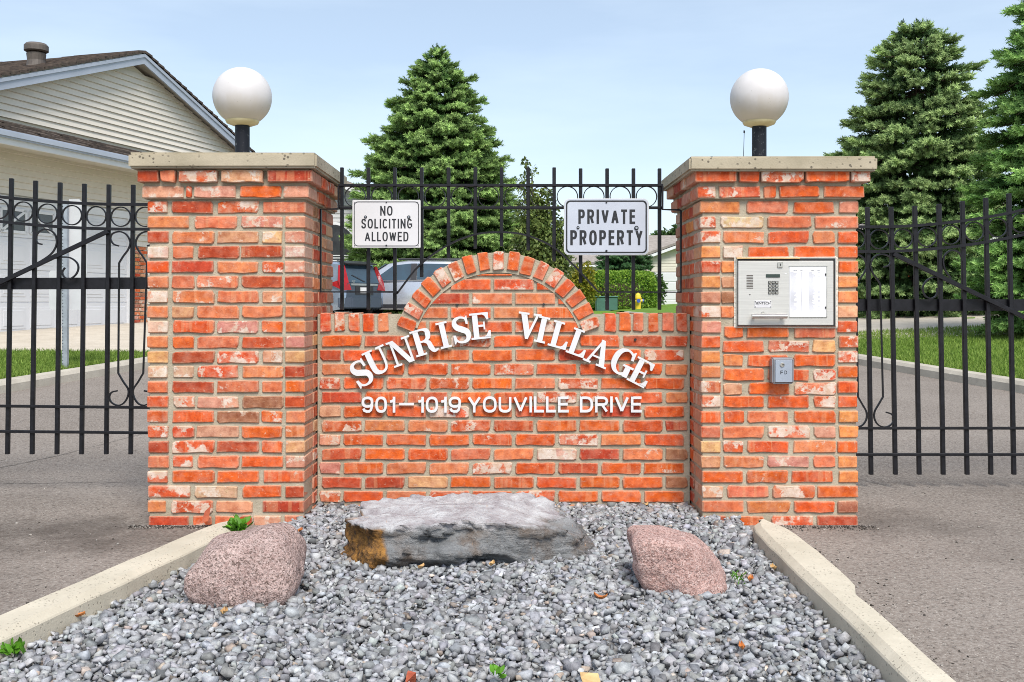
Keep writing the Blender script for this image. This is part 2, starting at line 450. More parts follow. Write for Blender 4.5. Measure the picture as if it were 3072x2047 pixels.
def asphalt():
    t = NT('asphalt'); v = t.coord('Object')
    base = t.mix(t.rng(t.noise(v, .42, 6, .62), .36, .64), (.135, .108, .090), (.225, .190, .165))
    fine = t.noise(v, 70, 4, .8)
    col = t.mix(t.rng(fine, .42, .66, 0.0, .8), base, (.36, .325, .29))
    vo = t.n('ShaderNodeTexVoronoi'); vo.inputs['Scale'].default_value = 75; t.l(v, vo.inputs['Vector'])
    sel = t.math('MULTIPLY', t.rng(vo.outputs['Distance'], .26, .14), t.rng(t.noise(v, 25, 2), .48, .58))
    col = t.mix(t.math('MULTIPLY', sel, .8), col, (.50, .46, .41))
    dk = t.rng(t.noise(v, 48, 4, .75), .54, .66)
    col = t.mix(t.math('MULTIPLY', dk, .75), col, (.05, .042, .036))
    # old oil and damp stains beside the pillars
    for (sx, sy, rx, ry, amt) in ((-2.0, 4.85, .9, .42, .6), (-2.7, 4.35, 1.0, .5, .4), (1.85, 5.05, .5, .34, .5), (2.6, 4.5, .8, .6, .22), (-3.4, 5.6, 1.4, .5, .3), (3.3, 5.9, 1.2, .5, .25), (-2.6, 3.6, 1.0, .6, .25)):
        sp = t.n('ShaderNodeVectorMath', operation='SUBTRACT'); t.l(v, sp.inputs[0]); sp.inputs[1].default_value = (sx - ASPH_C[0], sy - ASPH_C[1], 0)
        mm = t.n('ShaderNodeVectorMath', operation='MULTIPLY'); t.l(sp.outputs[0], mm.inputs[0]); mm.inputs[1].default_value = (1 / rx, 1 / ry, 0)
        ln = t.n('ShaderNodeVectorMath', operation='LENGTH'); t.l(mm.outputs[0], ln.inputs[0])
        d = t.math('ADD', ln.outputs['Value'], t.math('MULTIPLY', t.math('SUBTRACT', t.noise(v, 2.6, 8, .72), .5), 3.2))
        col = t.mix(t.math('MULTIPLY', t.rng(d, 1.2, .1), amt), col, (.045, .034, .027))
    t.bump(t.noise(v, 170, 3, .7), .6, .006)
    return t.done(col, .92, 0, .3)
ASPH_C = [0, 0]

def tinted(name, rough=.8, spec=.3, trans=0.0, bump=0, mul=(1, 1, 1), nscale=0):
    t = NT(name); at = t.n('ShaderNodeAttribute'); at.attribute_name = 'tint'
    col = at.outputs['Color']
    if nscale:
        v = t.coord('Object')
        col = t.mix(t.rng(t.noise(v, nscale, 5, .65), .3, .7), t.mix(1.0, col, (.62, .62, .64), 'MULTIPLY'), t.mix(1.0, col, (1.2, 1.2, 1.2), 'MULTIPLY'))
        if bump: t.bump(t.noise(v, nscale * 2, 4), bump, .004)
    m = t.done(col, rough, 0, spec)
    if trans:
        tr = t.n('ShaderNodeBsdfTranslucent'); t.l(col, tr.inputs[0])
        ms = t.n('ShaderNodeMixShader'); ms.inputs[0].default_value = trans
        out = t.t.nodes['Material Output']
        t.l(t.b.outputs[0], ms.inputs[1]); t.l(tr.outputs[0], ms.inputs[2]); t.l(ms.outputs[0], out.inputs[0])
    return m
M['gravel'] = tinted('crushed_stone', .85, .35, 0, .5, nscale=60)
M['needles'] = tinted('spruce_needles', .65, .25, .12)
M['leaves'] = tinted('broad_leaves', .55, .3, .25)
M['grassblade'] = tinted('grass_blades', .6, .2, .25)

def granite(name, light, mid, dark, stain=None):
    t = NT(name); v = t.coord('Object')
    n = t.noise(v, 42, 7, .8)
    col = t.mix(t.rng(n, .38, .62), mid, light)
    st = t.coord('Object', (85, 60, 48))
    col = t.mix(t.math('MULTIPLY', t.rng(t.noise(st, 1, 5, .8), .53, .62), .85), col, dark)
    col = t.mix(t.rng(t.noise(v, 5, 5, .6), .45, .72, 0, .7), col, tuple(x * .62 for x in mid))
    vo = t.n('ShaderNodeTexVoronoi'); vo.inputs['Scale'].default_value = 210; t.l(v, vo.inputs['Vector'])
    sv = t.n('ShaderNodeSeparateColor'); t.l(vo.outputs['Color'], sv.inputs[0])
    col = t.mix(t.rng(sv.outputs[0], .72, .80, 0, .7), col, dark)
    col = t.mix(t.rng(sv.outputs[1], .74, .84, 0, .45), col, (.70, .56, .52))
    t.bump(t.math('ADD', t.noise(v, 90, 4, .7), t.math('MULTIPLY', t.noise(v, 14, 5), 1.2)), 1.0, .016)
    return t.done(col, .85, 0, .3)
M['granite_brown'] = granite('brown_granite', (.66, .50, .46), (.43, .29, .26), (.12, .08, .065))
M['granite_pink'] = granite('pink_granite', (.70, .49, .44), (.52, .31, .27), (.23, .13, .11))

def slate():
    t = NT('layered_grey_rock'); v = t.coord('Object')
    st = t.coord('Object', (1.6, 1.6, 7))
    lay = t.noise(st, 3.2, 9, .72)
    col = t.mix(t.rng(lay, .36, .64), (.16, .165, .17), (.33, .335, .34))
    col = t.mix(t.rng(t.noise(v, 5.2, 7, .65), .46, .62, 0, .8), col, (.17, .118, .082))
    crk = t.math('ABSOLUTE', t.math('SUBTRACT', t.noise(st, 2.1, 8, .6), .5))
    col = t.mix(t.rng(crk, .010, .002, 0, .6), col, (.05, .047, .045))
    col = t.mix(t.rng(t.noise(v, 90, 4, .8), .58, .68, 0, .6), col, (.46, .45, .44))
    # light from above painted into the colour: paler upper side of the slab
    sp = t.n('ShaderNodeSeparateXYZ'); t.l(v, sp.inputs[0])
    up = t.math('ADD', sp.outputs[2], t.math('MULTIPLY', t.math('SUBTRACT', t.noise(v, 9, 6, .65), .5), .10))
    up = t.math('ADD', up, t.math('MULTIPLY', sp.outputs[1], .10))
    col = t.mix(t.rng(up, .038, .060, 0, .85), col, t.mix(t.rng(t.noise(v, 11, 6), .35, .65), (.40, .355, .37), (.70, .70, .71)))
    rx = t.math('ADD', t.math('ADD', sp.outputs[0], t.math('MULTIPLY', sp.outputs[1], .40)), t.math('MULTIPLY', t.math('SUBTRACT', t.noise(v, 14, 4), .5), .05))
    rust = t.math('MULTIPLY', t.rng(rx, -.475, -.490), t.rng(sp.outputs[2], .092, .080))
    col = t.mix(rust, col, t.mix(t.rng(t.noise(v, 32, 5, .7), .38, .62), (.10, .055, .025), (.46, .22, .05)))
    vs_ = t.coord('Object', (40, 8, 5))
    col = t.mix(t.rng(t.noise(vs_, 1, 3), .68, .74, 0, .5), col, (.42, .21, .08))
    t.bump(t.math('ADD', t.math('MULTIPLY', lay, 1.3), t.math('MULTIPLY', t.noise(v, 55, 6, .75), .6)), 1.0, .025)
    return t.done(col, .75, 0, .4)
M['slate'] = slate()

M['iron'] = simple('black_painted_iron', (.014, .014, .018), (.008, .008, .010), 30, .4, 0, .15, 160, spec=.28)
M['iron_worn'] = simple('worn_black_paint', (.10, .11, .12), (.010, .012, .018), 55, .5, lo=.60, hi=.70, spec=.25)
M['letter'] = simple('white_enamel_letters', (.70, .70, .71), (.65, .65, .66), 12, .45)
M['sign'] = simple('white_sign_sheet', (.68, .67, .68), (.60, .59, .60), 5, .4, lo=.3, hi=.8)
M['signgrey'] = simple('grey_sign_sheet', (.50, .535, .61), (.45, .48, .55), 4, .35)
M['signrim'] = simple('bare_aluminium_rim', (.66, .66, .65), None, 20, .4)
M['ink'] = simple('sign_black_ink', (.015, .016, .02), None, 30, .5)
M['steel'] = simple('brushed_steel', (.62, .61, .575), (.55, .54, .51), 3, .42, .3, .05, 400, stretch=(2, 2, 60))
M['steel_bright'] = simple('polished_steel', (.68, .66, .63), None, 10, .25, .9)
M['dark_gap'] = simple('dark_rubber', (.02, .02, .02), None, 20, .7)
M['caulk'] = simple('white_caulking', (.72, .69, .63), (.6, .56, .48), 25, .8, bump=.8, bscale=60, bdist=.01)
M['paper'] = simple('white_paper', (.84, .84, .87), (.80, .80, .84), 4, .5)
M['paperink'] = simple('pale_print', (.45, .45, .50), None, 20, .7)
M['lcd'] = simple('dark_display', (.03, .05, .045), None, 20, .15)
M['keybox'] = simple('grey_cast_metal', (.33, .33, .36), (.27, .27, .29), 8, .4, .5)
M['keyboxface'] = simple('pale_blue_steel', (.40, .45, .53), (.36, .40, .47), 6, .38, .4)
def globe_mat():
    t = NT('white_acrylic_globe'); v = t.coord('Object')
    col = t.mix(t.rng(t.noise(v, 4, 4), .3, .7), (.55, .53, .525), (.62, .60, .60))
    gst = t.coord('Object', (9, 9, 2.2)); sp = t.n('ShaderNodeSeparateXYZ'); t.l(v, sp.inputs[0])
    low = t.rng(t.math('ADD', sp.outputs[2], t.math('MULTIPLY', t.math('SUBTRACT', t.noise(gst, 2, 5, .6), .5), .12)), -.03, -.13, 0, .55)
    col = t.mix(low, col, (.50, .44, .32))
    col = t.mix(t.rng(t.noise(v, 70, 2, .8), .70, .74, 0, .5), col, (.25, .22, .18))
    m = t.done(col, .42, 0, .3)
    t.b.inputs['Subsurface Weight'].default_value = .25; t.b.inputs['Subsurface Radius'].default_value = (.03, .03, .03)
    return m
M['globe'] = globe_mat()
M['collar'] = simple('yellowed_plastic', (.62, .55, .33), (.52, .44, .24), 14, .5)
M['galv'] = simple('galvanised_steel', (.42, .46, .50), (.33, .36, .40), 14, .45, .5)
M['signback'] = simple('aluminium_sign_back', (.55, .56, .57), (.49, .50, .51), 5, .5)
M['siding'] = simple('cream_vinyl_siding', (.74, .68, .595), (.69, .635, .55), 2, .6)
M['siding_grey'] = simple('grey_vinyl_siding', (.52, .52, .52), (.46, .46, .46), 2, .6)
M['trim'] = simple('pale_grey_trim', (.40, .44, .52), (.36, .40, .47), 2, .45)
M['white'] = simple('white_painted_trim', (.74, .74, .75), (.69, .69, .70), 2, .5)
M['soffit'] = simple('soffit_panel', (.62, .58, .50), (.56, .52, .45), 2, .7)
M['door'] = simple('white_garage_door', (.70, .70, .72), (.66, .66, .68), 1.5, .5)
M['glass'] = simple('dark_window_glass', (.03, .035, .04), (.06, .065, .07), 2, .06, spec=.8)
M['shingle'] = simple('brown_asphalt_shingle', (.105, .078, .062), (.040, .030, .026), 9, .95, bump=.5, bscale=60)
M['shingle_grey'] = simple('grey_brown_shingle', (.32, .285, .255), (.23, .20, .18), 5, .95)
M['vent'] = simple('brown_metal_vent', (.115, .095, .08), (.08, .065, .055), 8, .55)
M['bark'] = simple('bark', (.14, .10, .075), (.07, .05, .04), 20, .95, bump=.8, bscale=40)
M['paint_blue'] = simple('silver_blue_car_paint', (.34, .42, .54), (.32, .40, .52), 1, .22, .55, spec=.6)
M['paint_slate'] = simple('dark_slate_car_paint', (.07, .09, .13), (.065, .085, .12), 1, .25, .4, spec=.6)
M['paint_silver'] = simple('silver_car_paint', (.55, .58, .64), (.53, .56, .62), 1, .22, .55, spec=.6)
M['carglass'] = simple('tinted_car_glass', (.035, .07, .10), (.03, .05, .07), 2, .05, spec=.9)
M['carblack'] = simple('black_car_plastic', (.025, .025, .03), None, 10, .4)
M['tail'] = simple('red_tail_lens', (.36, .008, .012), (.28, .006, .010), 10, .15)
M['plate'] = simple('white_plate', (.75, .75, .75), None, 10, .4)
M['tyre'] = simple('tyre_rubber', (.025, .025, .025), None, 10, .85)
M['alloy'] = simple('wheel_alloy', (.5, .5, .52), None, 10, .3, .8)
M['yellow'] = simple('yellow_hydrant_paint', (.78, .58, .04), (.70, .50, .03), 10, .45)
M['blue'] = simple('blue_cap_paint', (.04, .10, .42), None, 10, .45)
M['utilgreen'] = simple('green_utility_paint', (.06, .16, .12), (.05, .13, .10), 4, .5)
M['leaf_orange'] = simple('dry_orange_leaf', (.55, .20, .05), (.40, .13, .03), 30, .7)
M['leaf_tan'] = simple('dry_tan_leaf', (.55, .36, .15), (.38, .22, .09), 30, .7)
M['chip'] = simple('broken_brick_chip', (.50, .13, .06), (.38, .08, .04), 30, .9, bump=.5)
M['chip_tan'] = simple('tan_stone_chip', (.62, .42, .2), (.5, .32, .14), 30, .9, bump=.5)
M['seam'] = simple('black_crack_sealer', (.03, .028, .027), (.06, .055, .05), 20, .8)
M['wiremat'] = simple('dark_antenna_wire', (.05, .05, .055), None, 10, .5)

def lawn():
    t = NT('lawn_grass'); v = t.coord('Object')
    col = t.mix(t.rng(t.noise(v, 1.2, 6, .65), .35, .65), (.11, .20, .025), (.17, .29, .042))
    col = t.mix(t.rng(t.noise(v, 60, 3), .45, .65, 0, .6), col, (.05, .10, .015))
    t.bump(t.noise(v, 90, 3), .6, .02)
    return t.done(col, .9, 0, .15)
M['lawn'] = lawn()
M['soil'] = simple('gravel_bed_base', (.24, .235, .23), (.12, .115, .11), 30, .95)

# ------------------------------------------------------------------ terrain
def g(y):
    if y < 6.2: return 0.0
    if y > 27: return 0.655
    t = (y - 6.2) / 20.8
    return 0.655 * (t * 0.85 + 0.15 * t * t * (3 - 2 * t))
def kx(y): return 5.5 - 0.2 * max(-4.0, min(7.3, y - 10.7))
def gy(x, y):
    k = kx(y); a = abs(x) - k
    if a <= 0 or y < 6.9: return g(y)
    return g(y) + 0.12 + 0.05 * min(a, 5.0)
def hit(fx, fy):
    Y = 3.0
    while Y < 150:
        p = P(fx, fy, Y)
        if p.z <= gy(p.x, Y): return Vector((p.x, Y, gy(p.x, Y)))
        Y += 0.02
    return Vector((p.x, Y, gy(p.x, Y)))

def grid(us, vs_, fn):
    V = np.array([fn(u, v) for v in vs_ for u in us]); nu = len(us)
    Fc = [(j * nu + i, j * nu + i + 1, (j + 1) * nu + i + 1, (j + 1) * nu + i) for j in range(len(vs_) - 1) for i in range(nu - 1)]
    return V, np.array(Fc)

# ground far beneath everything out to the horizon
V, Fc = grid(np.r_[-900, -200, -60, 60, 200, 900], np.r_[-200, -40, 8, 60, 200, 1500], lambda u, v: (u, v, -0.35 if v < 40 else 0.30))
np_mesh('ground', V, Fc, M['lawn'], kind='structure')
# road
ys = np.r_[-40, -10, 0, 2, 3, 4, 5, 6, 6.89]
V1, F1 = grid(np.linspace(-60, 60, 41), ys, lambda u, v: (u, v, g(v)))
ys2 = np.r_[6.89:38:1.0, 38]
V2, F2 = grid(np.linspace(-1, 1, 21), ys2, lambda u, v: (u * (kx(v) + .02), v, g(v)))
V = np.r_[V1, V2]; Fc = np.r_[F1, F2 + len(V1)]
ASPH_C[:] = V.mean(axis=0)[:2].tolist()
M['asphalt'] = asphalt()
road = np_mesh('road', V, Fc, M['asphalt'], kind='structure')
# lawns either side and ahead
for sgn in (-1, 1):
    V, Fc = grid(np.r_[0.1, 0.5, 1, 1.5, 2, 3, 4, 5, 8, 15, 60], np.r_[6.95, 8:40:1.0, 45, 60, 140],
                 lambda u, v: (sgn * (kx(v) + u), v, gy(kx(v) + u, v)))
    if sgn < 0: Fc = Fc[:, ::-1]
    np_mesh('lawn', V, Fc, M['lawn'], kind='structure')
V, Fc = grid(np.linspace(-4.1, 4.1, 9), np.r_[37.8, 38, 42, 46, 60, 140], lambda u, v: (u, v, .655 + (.10 if v > 37.9 else 0)))
np_mesh('lawn', V, Fc, M['lawn'], kind='structure')
# kerbs along both sides of the road
for sgn in (-1, 1):
    m = MB(); yk = np.r_[6.95:36.9:0.75]
    prof = [(-.02, -.1), (-.01, .085), (.025, .125), (.15, .132), (.155, -.1)]
    vv = []; ff = []
    for y in yk:
        for a, h in prof: vv.append((sgn * (kx(y) + a), y, g(y) + h))
    n = len(prof)
    for i in range(len(yk) - 1):
        for k in range(n - 1): ff.append((i * n + k, i * n + k + 1, (i + 1) * n + k + 1, (i + 1) * n + k))
    m.add(vv, ff); m.build('kerb', M['kerb_far'], kind='structure')

def drape(name, pts, mat, lift=.006, n=10):
    """a paved quad laid on the terrain: pts are four ground points"""
    a, b, c, d = [Vector(p) for p in pts]
    us = np.linspace(0, 1, n)
    def fn(u, v):
        p = (a * (1 - u) + b * u) * (1 - v) + (d * (1 - u) + c * u) * v
        return (p.x, p.y, gy(p.x, p.y) + lift)
    V, Fc = grid(us, us, fn)
    o = np_mesh(name, V, Fc, mat, kind='structure'); return o
drape('driveway', [(-9.6, 12.6, 0), (-5.0, 14.4, 0), (-5.0, 25, 0), (-9.0, 21.5, 0)], M['drive'])
drape('driveway', [hit(2470, 1022), hit(3072, 1003), hit(3072, 925), hit(2470, 966)], M['drive'])
drape('driveway', [(-3.6, 24, 0), (-3.2, 30, 0), (-12, 36, 0), (-12, 27, 0)], M['drive'], .01)

# cracks sealed in the asphalt
def crack(pts, w):
    m = MB(); pts = [hit(*p) for p in pts]; vv = []; ff = []
    out = []
    for i in range(len(pts) - 1):
        for k in range(8):
            p = pts[i].lerp(pts[i + 1], k / 8); out.append(p + Vector((0, R.uniform(-.012, .012), 0)))
    for i, p in enumerate(out):
        q = w * R.uniform(.6, 1.3)
        vv += [(p.x, p.y - q, p.z + .004), (p.x, p.y + q, p.z + .004)]
    for i in range(len(out) - 1): ff.append((2 * i, 2 * i + 2, 2 * i + 3, 2 * i + 1))
    m.add(vv, ff); o = m.build('road_crack', M['seam'], road); o['kind'] = 'structure'
crack([(-700, 1500), (0, 1407), (190, 1365), (440, 1300), (700, 1240)], .012)
crack([(-300, 1462), (0, 1455), (220, 1451), (445, 1449)], .003)
crack([(2570, 1440), (2720, 1475), (2880, 1555), (3072, 1655), (3400, 1800)], .0035)

# ------------------------------------------------------------------ brick pieces
PAL = dict(o=((.62, .098, .018), .30), r=((.45, .062, .022), .22), s=((.62, .17, .07), .42), p=((.60, .27, .17), .66),
           t=((.62, .31, .16), .40), w=((.61, .40, .29), .88), b=((.33, .13, .07), .40), m=((.57, .09, .026), .76), y=((.70, .23, .075), .30))
BM = {}
def brick_mesh(Lx, H, D, var):
    key = ('f', round(Lx, 2), round(H, 2), round(D, 2), var)
    if key in BM: return BM[key]
    rr = random.Random(str(key)); Lx, H = key[1], key[2]; D = key[3]
    a, h = Lx / 2, H / 2
    def ch(): return rr.choice((.004, .006, .008, .005, .016)) * rr.uniform(.7, 1.3)
    pts = []
    for sx, sz, order in ((-1, -1, 0), (1, -1, 1), (1, 1, 0), (-1, 1, 1)):
        c = ch(); e = ch()
        p1 = (sx * (a - c), sz * h); p2 = (sx * a, sz * (h - e))
        pts += [p2, p1] if order == 0 else [p1, p2]
        if Lx > .15 and (sx, sz) in ((-1, -1), (1, 1)):
            f = -sx
            pts += [(sx * a * .33, sz * h), (-sx * a * .33, sz * h)]
    j = .0036
    pts = [(x + rr.uniform(-j, j), z + rr.uniform(-j, j)) for x, z in pts]
    n = len(pts); V = []
    for k, (x, z) in enumerate(pts): V.append((x - math.copysign(.0035, x), rr.uniform(-.0012, .0012), z - math.copysign(.0035, z)))
    for x, z in pts: V.append((x, .005, z))
    for x, z in pts: V.append((x, D, z))
    Fs = [tuple(range(n))]
    for r_ in (0, n):
        for i in range(n): Fs.append((r_ + i, r_ + n + i, r_ + n + (i + 1) % n, r_ + (i + 1) % n))
    me = bpy.data.meshes.new('brick'); me.from_pydata(V, [], Fs)
    bm = bmesh.new(); bm.from_mesh(me); bmesh.ops.recalc_face_normals(bm, faces=bm.faces)
    f0 = min(bm.faces, key=lambda f: f.calc_center_median().y)
    if f0.normal.y > 0: bmesh.ops.reverse_faces(bm, faces=bm.faces)
    bm.to_mesh(me); bm.free()
    me.materials.append(M['brick']); BM[key] = me; return me
def block_mesh(Lx, H, D, var):
    key = ('b', round(Lx, 2), round(H, 2), round(D, 2), var)
    if key in BM: return BM[key]
    rr = random.Random(str(key))
    bm = bmesh.new(); bmesh.ops.create_cube(bm, size=1)
    for v in bm.verts: v.co = Vector((v.co.x * key[1], v.co.y * key[3], v.co.z * key[2]))
    bmesh.ops.bevel(bm, geom=list(bm.edges), offset=.0048, segments=1, affect='EDGES')
    for v in bm.verts: v.co += Vector((rr.uniform(-1, 1), rr.uniform(-1, 1), rr.uniform(-1, 1))) * .0018
    me = bpy.data.meshes.new('brick'); bm.to_mesh(me); bm.free()
    me.materials.append(M['brick']); BM[key] = me; return me

def setcol(o, code):
    c, a = PAL[code]
    k = R.uniform(.86, 1.12)
    o.color = (min(1, c[0] * k * R.uniform(.97, 1.03)), c[1] * k * R.uniform(.85, 1.18), c[2] * k * R.uniform(.85, 1.18),
               max(0, min(1, a + R.uniform(-.12, .14))))
    return o
def put_brick(parent, code, x0, x1, z, H, yf, D=.085, rot=0.0, tilt=0.0, proud=.003):
    """a stretcher whose face lies at y = yf, spanning x0..x1"""
    Lx = x1 - x0; me = brick_mesh(Lx, H, D, R.randrange(7))
    o = link('brick', me, parent, ((x0 + x1) / 2, yf - R.uniform(-.5, 1) * proud, z + R.uniform(-.0015, .0015)))
    k = round(Lx, 2); o.scale = (Lx / k, 1, H / round(H, 2))
    o.rotation_euler = (R.uniform(-.012, .012), tilt + R.uniform(-.008, .008), rot + R.uniform(-.008, .008))
    return setcol(o, code)
def put_side(parent, code, y0, y1, z, H, xf, sgn, D=.085):
    """a brick in a side face; sgn = +1 when the face looks to +x"""
    Lx = y1 - y0; me = brick_mesh(Lx, H, D, R.randrange(7))
    o = link('brick', me, parent, (xf + sgn * R.uniform(-.001, .003), (y0 + y1) / 2, z + R.uniform(-.0015, .0015)))
    o.scale = (Lx / round(Lx, 2), 1, H / round(H, 2))
    o.rotation_euler = (0, R.uniform(-.008, .008), sgn * math.pi / 2)
    return setcol(o, code)
def put_block(parent, code, x0, x1, y0, y1, z, H):
    Lx, D = x1 - x0, y1 - y0; me = block_mesh(Lx, H, D, R.randrange(6))
    o = link('brick', me, parent, ((x0 + x1) / 2 + R.uniform(-.002, .002), (y0 + y1) / 2 - R.uniform(-.001, .003), z + R.uniform(-.0015, .0015)))
    o.scale = (Lx / round(Lx, 2), D / round(D, 2), H / round(H, 2))
    return setcol(o, code)

BH = .0585
def rowz(k): return CAMZ + (HY - (532.2 + 44.95 * k)) / F * 5.0
YF, YB = 5.0, 5.783

LROWS = {0: ([940, 1080, 1095, 1195, 1215, 1475, 1500, 1780, 1810, 2110], 'rsmpr'),
         1: ([965, 1245, 1258, 1300, 1315, 1595, 1620, 1895, 1915, 2082], 'pmpop'),
         2: ([992, 1125, 1150, 1430, 1460, 1740, 1765, 2052], 'mrms'),
         3: ([992, 1270, 1305, 1590, 1620, 1900, 1918, 2055], 'sspp'),
         20: ([990, 1127, 1155, 1440, 1460, 1740, 1768, 2042], 'mooo'),
         21: ([990, 1275, 1308, 1595, 1628, 1890, 1918, 2042], 'mwor'),
         22: ([990, 1112, 1148, 1428, 1450, 1692, 1763, 2042], 'smtr'),
         23: ([996, 1265, 1295, 1420, 1445, 1590, 1605, 1690, 1705, 1885, 1910, 2040], 'rmsrps')}
LCODES = {4: 'rsptp', 5: 'wsrrw', 6: 'orsmp', 7: 'ssspr'[:3] + 'rr', 8: 'psssy'[:3] + 'ty', 9: 'stsss', 10: 'wopos', 11: 'yospp'[:3] + 'rp', 12: 'trmpt',
          13: 'wwmsr', 14: 'srsso', 15: 'ompbr', 16: 'mobos', 17: 'mmpos', 18: 'rmrmt', 19: 'smsop'}
RROWS = {0: ([75, 350, 370, 500, 515, 800, 815, 1100, 1113, 1240], 'oomom'),
         1: ([95, 215, 238, 515, 540, 620, 645, 915, 943, 1212], 'mmooo'),
         2: ([118, 385, 430, 710, 748, 1018, 1050, 1180], 'ysop'),
         3: ([120, 225, 255, 545, 572, 865, 890, 1180], 'mwss'),
         20: ([130, 405, 430, 710, 735, 1012, 1050, 1180], 'oooy'),
         21: ([130, 270, 300, 580, 605, 890, 905, 1180], 'psmo'),
         22: ([135, 412, 433, 725, 750, 1025, 1045, 1182], 'ssob'),
         23: ([140, 290, 315, 545, 600, 880, 905, 1180], 'romr')}
RCODES = {4: 'msoso', 5: 'ywooo', 6: 'myo', 7: 'yty', 8: 'pby', 9: 'mst', 10: 'pooso', 11: 'oomtm', 12: 'yyoom', 13: 'soomo', 14: 'mpomo', 15: 'moomo',
          16: 'oosoy', 17: 'ssmpy', 18: 'tmoso', 19: 'tspsy'}
RSHIFT = {10: .0245, 11: .021, 12: .018, 13: .014, 14: .010}

def pillar(side):
    left = side < 0
    x0z = 0 if left else 2048
    X = lambda z: (x0z + z / S24 - CX) / F * 5.0
    if left:
        q1, q2 = (990, 1130), (1917, 2050)
        FFH = [(1155, 1438), (1458, 1738), (1760, 1898)]; HFF = [(1157, 1300), (1322, 1602), (1622, 1900)]
        xa, xb = X(990), X(2050); label = 'left brick gate pillar with mixed red and washed bricks under a concrete cap'
    else:
        q1, q2 = (125, 255), (1047, 1180)
        FFH = [(272, 548), (575, 855), (880, 1028)]; HFF = [(275, 408), (440, 715), (750, 1030)]
        xa, xb = X(125), X(1180); label = 'right brick gate pillar holding the steel intercom panel under a concrete cap'
    cx = (xa + xb) / 2
    rt = root('brick_pillar', label, 'pillar', (cx, (YF + YB) / 2, 0), 'brick gate pillars')
    m = MB(); m.box(xa + .007, xb - .007, YF + .009, YB - .009, -.12, rowz(0) + .045)
    m.box(xa - .012, xb + .012, YF - .012, YB + .012, rowz(1) - .036, rowz(0) + .046)
    m.build('mortar_core', M['mortar'], rt, bevel=.004)
    inner = 1 if left else -1                                   # the face towards the low wall
    xin = xb if left else xa; xout = xa if left else xb
    far = MB()
    for k in range(24):
        z = rowz(k); e = {0: .045, 1: .022}.get(k, 0.0)
        H = BH
        rows = LROWS if left else RROWS
        if k in rows:
            ed, codes = rows[k]
            pr = [(ed[2 * i], ed[2 * i + 1]) for i in range(len(ed) // 2)]
            n = len(pr)
            for i, (a, b) in enumerate(pr):
                if i in (0, n - 1): put_block(rt, codes[i], X(a), X(b), YF - e, YF + .2, z, H)
                else: put_brick(rt, codes[i], X(a), X(b), z, H, YF - e, .085 + e)
        else:
            codes = (LCODES if left else RCODES)[k]
            qL, qR = (X(q1[0] + R.uniform(-4, 4)), X(q1[1] + R.uniform(-5, 4))), (X(q2[0] + R.uniform(-4, 5)), X(q2[1]))
            put_block(rt, codes[0], qL[0], qL[1], YF, YF + .2, z, H)
            put_block(rt, codes[-1], qR[0], qR[1], YF, YF + .2, z, H)
            if left: fld = FFH if k % 2 == 0 else HFF
            else: fld = (FFH if k in (4, 6) or (k > 10 and k % 2 == 1) else HFF)
            if not left and 6 <= k <= 9:
                put_brick(rt, codes[1], X(260), X(350), z, H, YF)
            else:
                zz = z - (RSHIFT.get(k, 0) if not left else 0)
                for (a, b), c in zip(fld, codes[1:-1]):
                    put_brick(rt, c, X(a + R.uniform(-5, 5)), X(b + R.uniform(-5, 5)), zz, H * R.uniform(.96, 1.03), YF)
        # inner side
        pal = 'rrsrpomsbt' if left else 'oorosmopyr'
        half = R.uniform(.118, .13)
        segs = [(YF + .214, YF + .214 + half), (YF + .228 + half, YF + .57)]
        if k % 2: segs = [(YF + .214, YF + .558 - half), (YF + .572 - half, YF + .57)]
        for a, b in segs: put_side(rt, R.choice(pal), a, b, z, H, xin + inner * e, inner, .085 + e)
        # back corner brick on the inner side
        xq = sorted((xin + inner * e, xin - inner * .104))
        put_block(rt, R.choice(pal), xq[0], xq[1], YF + .584, YB + e, z, H)
        # outer side and back, joined
        segs2 = segs
        for a, b in segs2:
            xx = sorted((xout - inner * e, xout + inner * .08)); far.box(xx[0], xx[1], a, b, z - H / 2, z + H / 2)
        xx = sorted((xout - inner * e, xout + inner * .104)); far.box(xx[0], xx[1], YF + .584, YB + e, z - H / 2, z + H / 2)
        bx = xa + .118; step = .218; off = 0 if k % 2 else .109
        while bx < xb - .13:
            w = step - .014
            if off: w = .095; 
            far.box(bx, min(bx + w, xb - .119), YB - .08, YB + e, z - H / 2, z + H / 2)
            bx += w + .014; off = 0
    b = far.build('brickwork', M['brick_far'], rt, bevel=.004); b['kind'] = 'stuff'
    # coping slab
    o = .0723
    c0 = 386 if left else 393; c1 = 350 if left else 359
    Yc = YF - o
    zt = CAMZ + (695 - c1) / 2300 * Yc; zb = CAMZ + (695 - c0) / 2300 * Yc
    m = MB(); m.box(cx - .392 - o, cx + .392 + o, Yc, YB + o, zb, zt)
    m.build('coping', M['cap'], rt, bevel=.011, seg=2, jit=.0012)
    m = MB(); m.box(xa - .02, xb + .02, YF - .02, YB + .02, rowz(0) + .030, zb + .002); m.build('mortar_bed', M['mortar'], rt)
    return rt, cx, xa, xb, zt
pL = pillar(-1); pR = pillar(1)

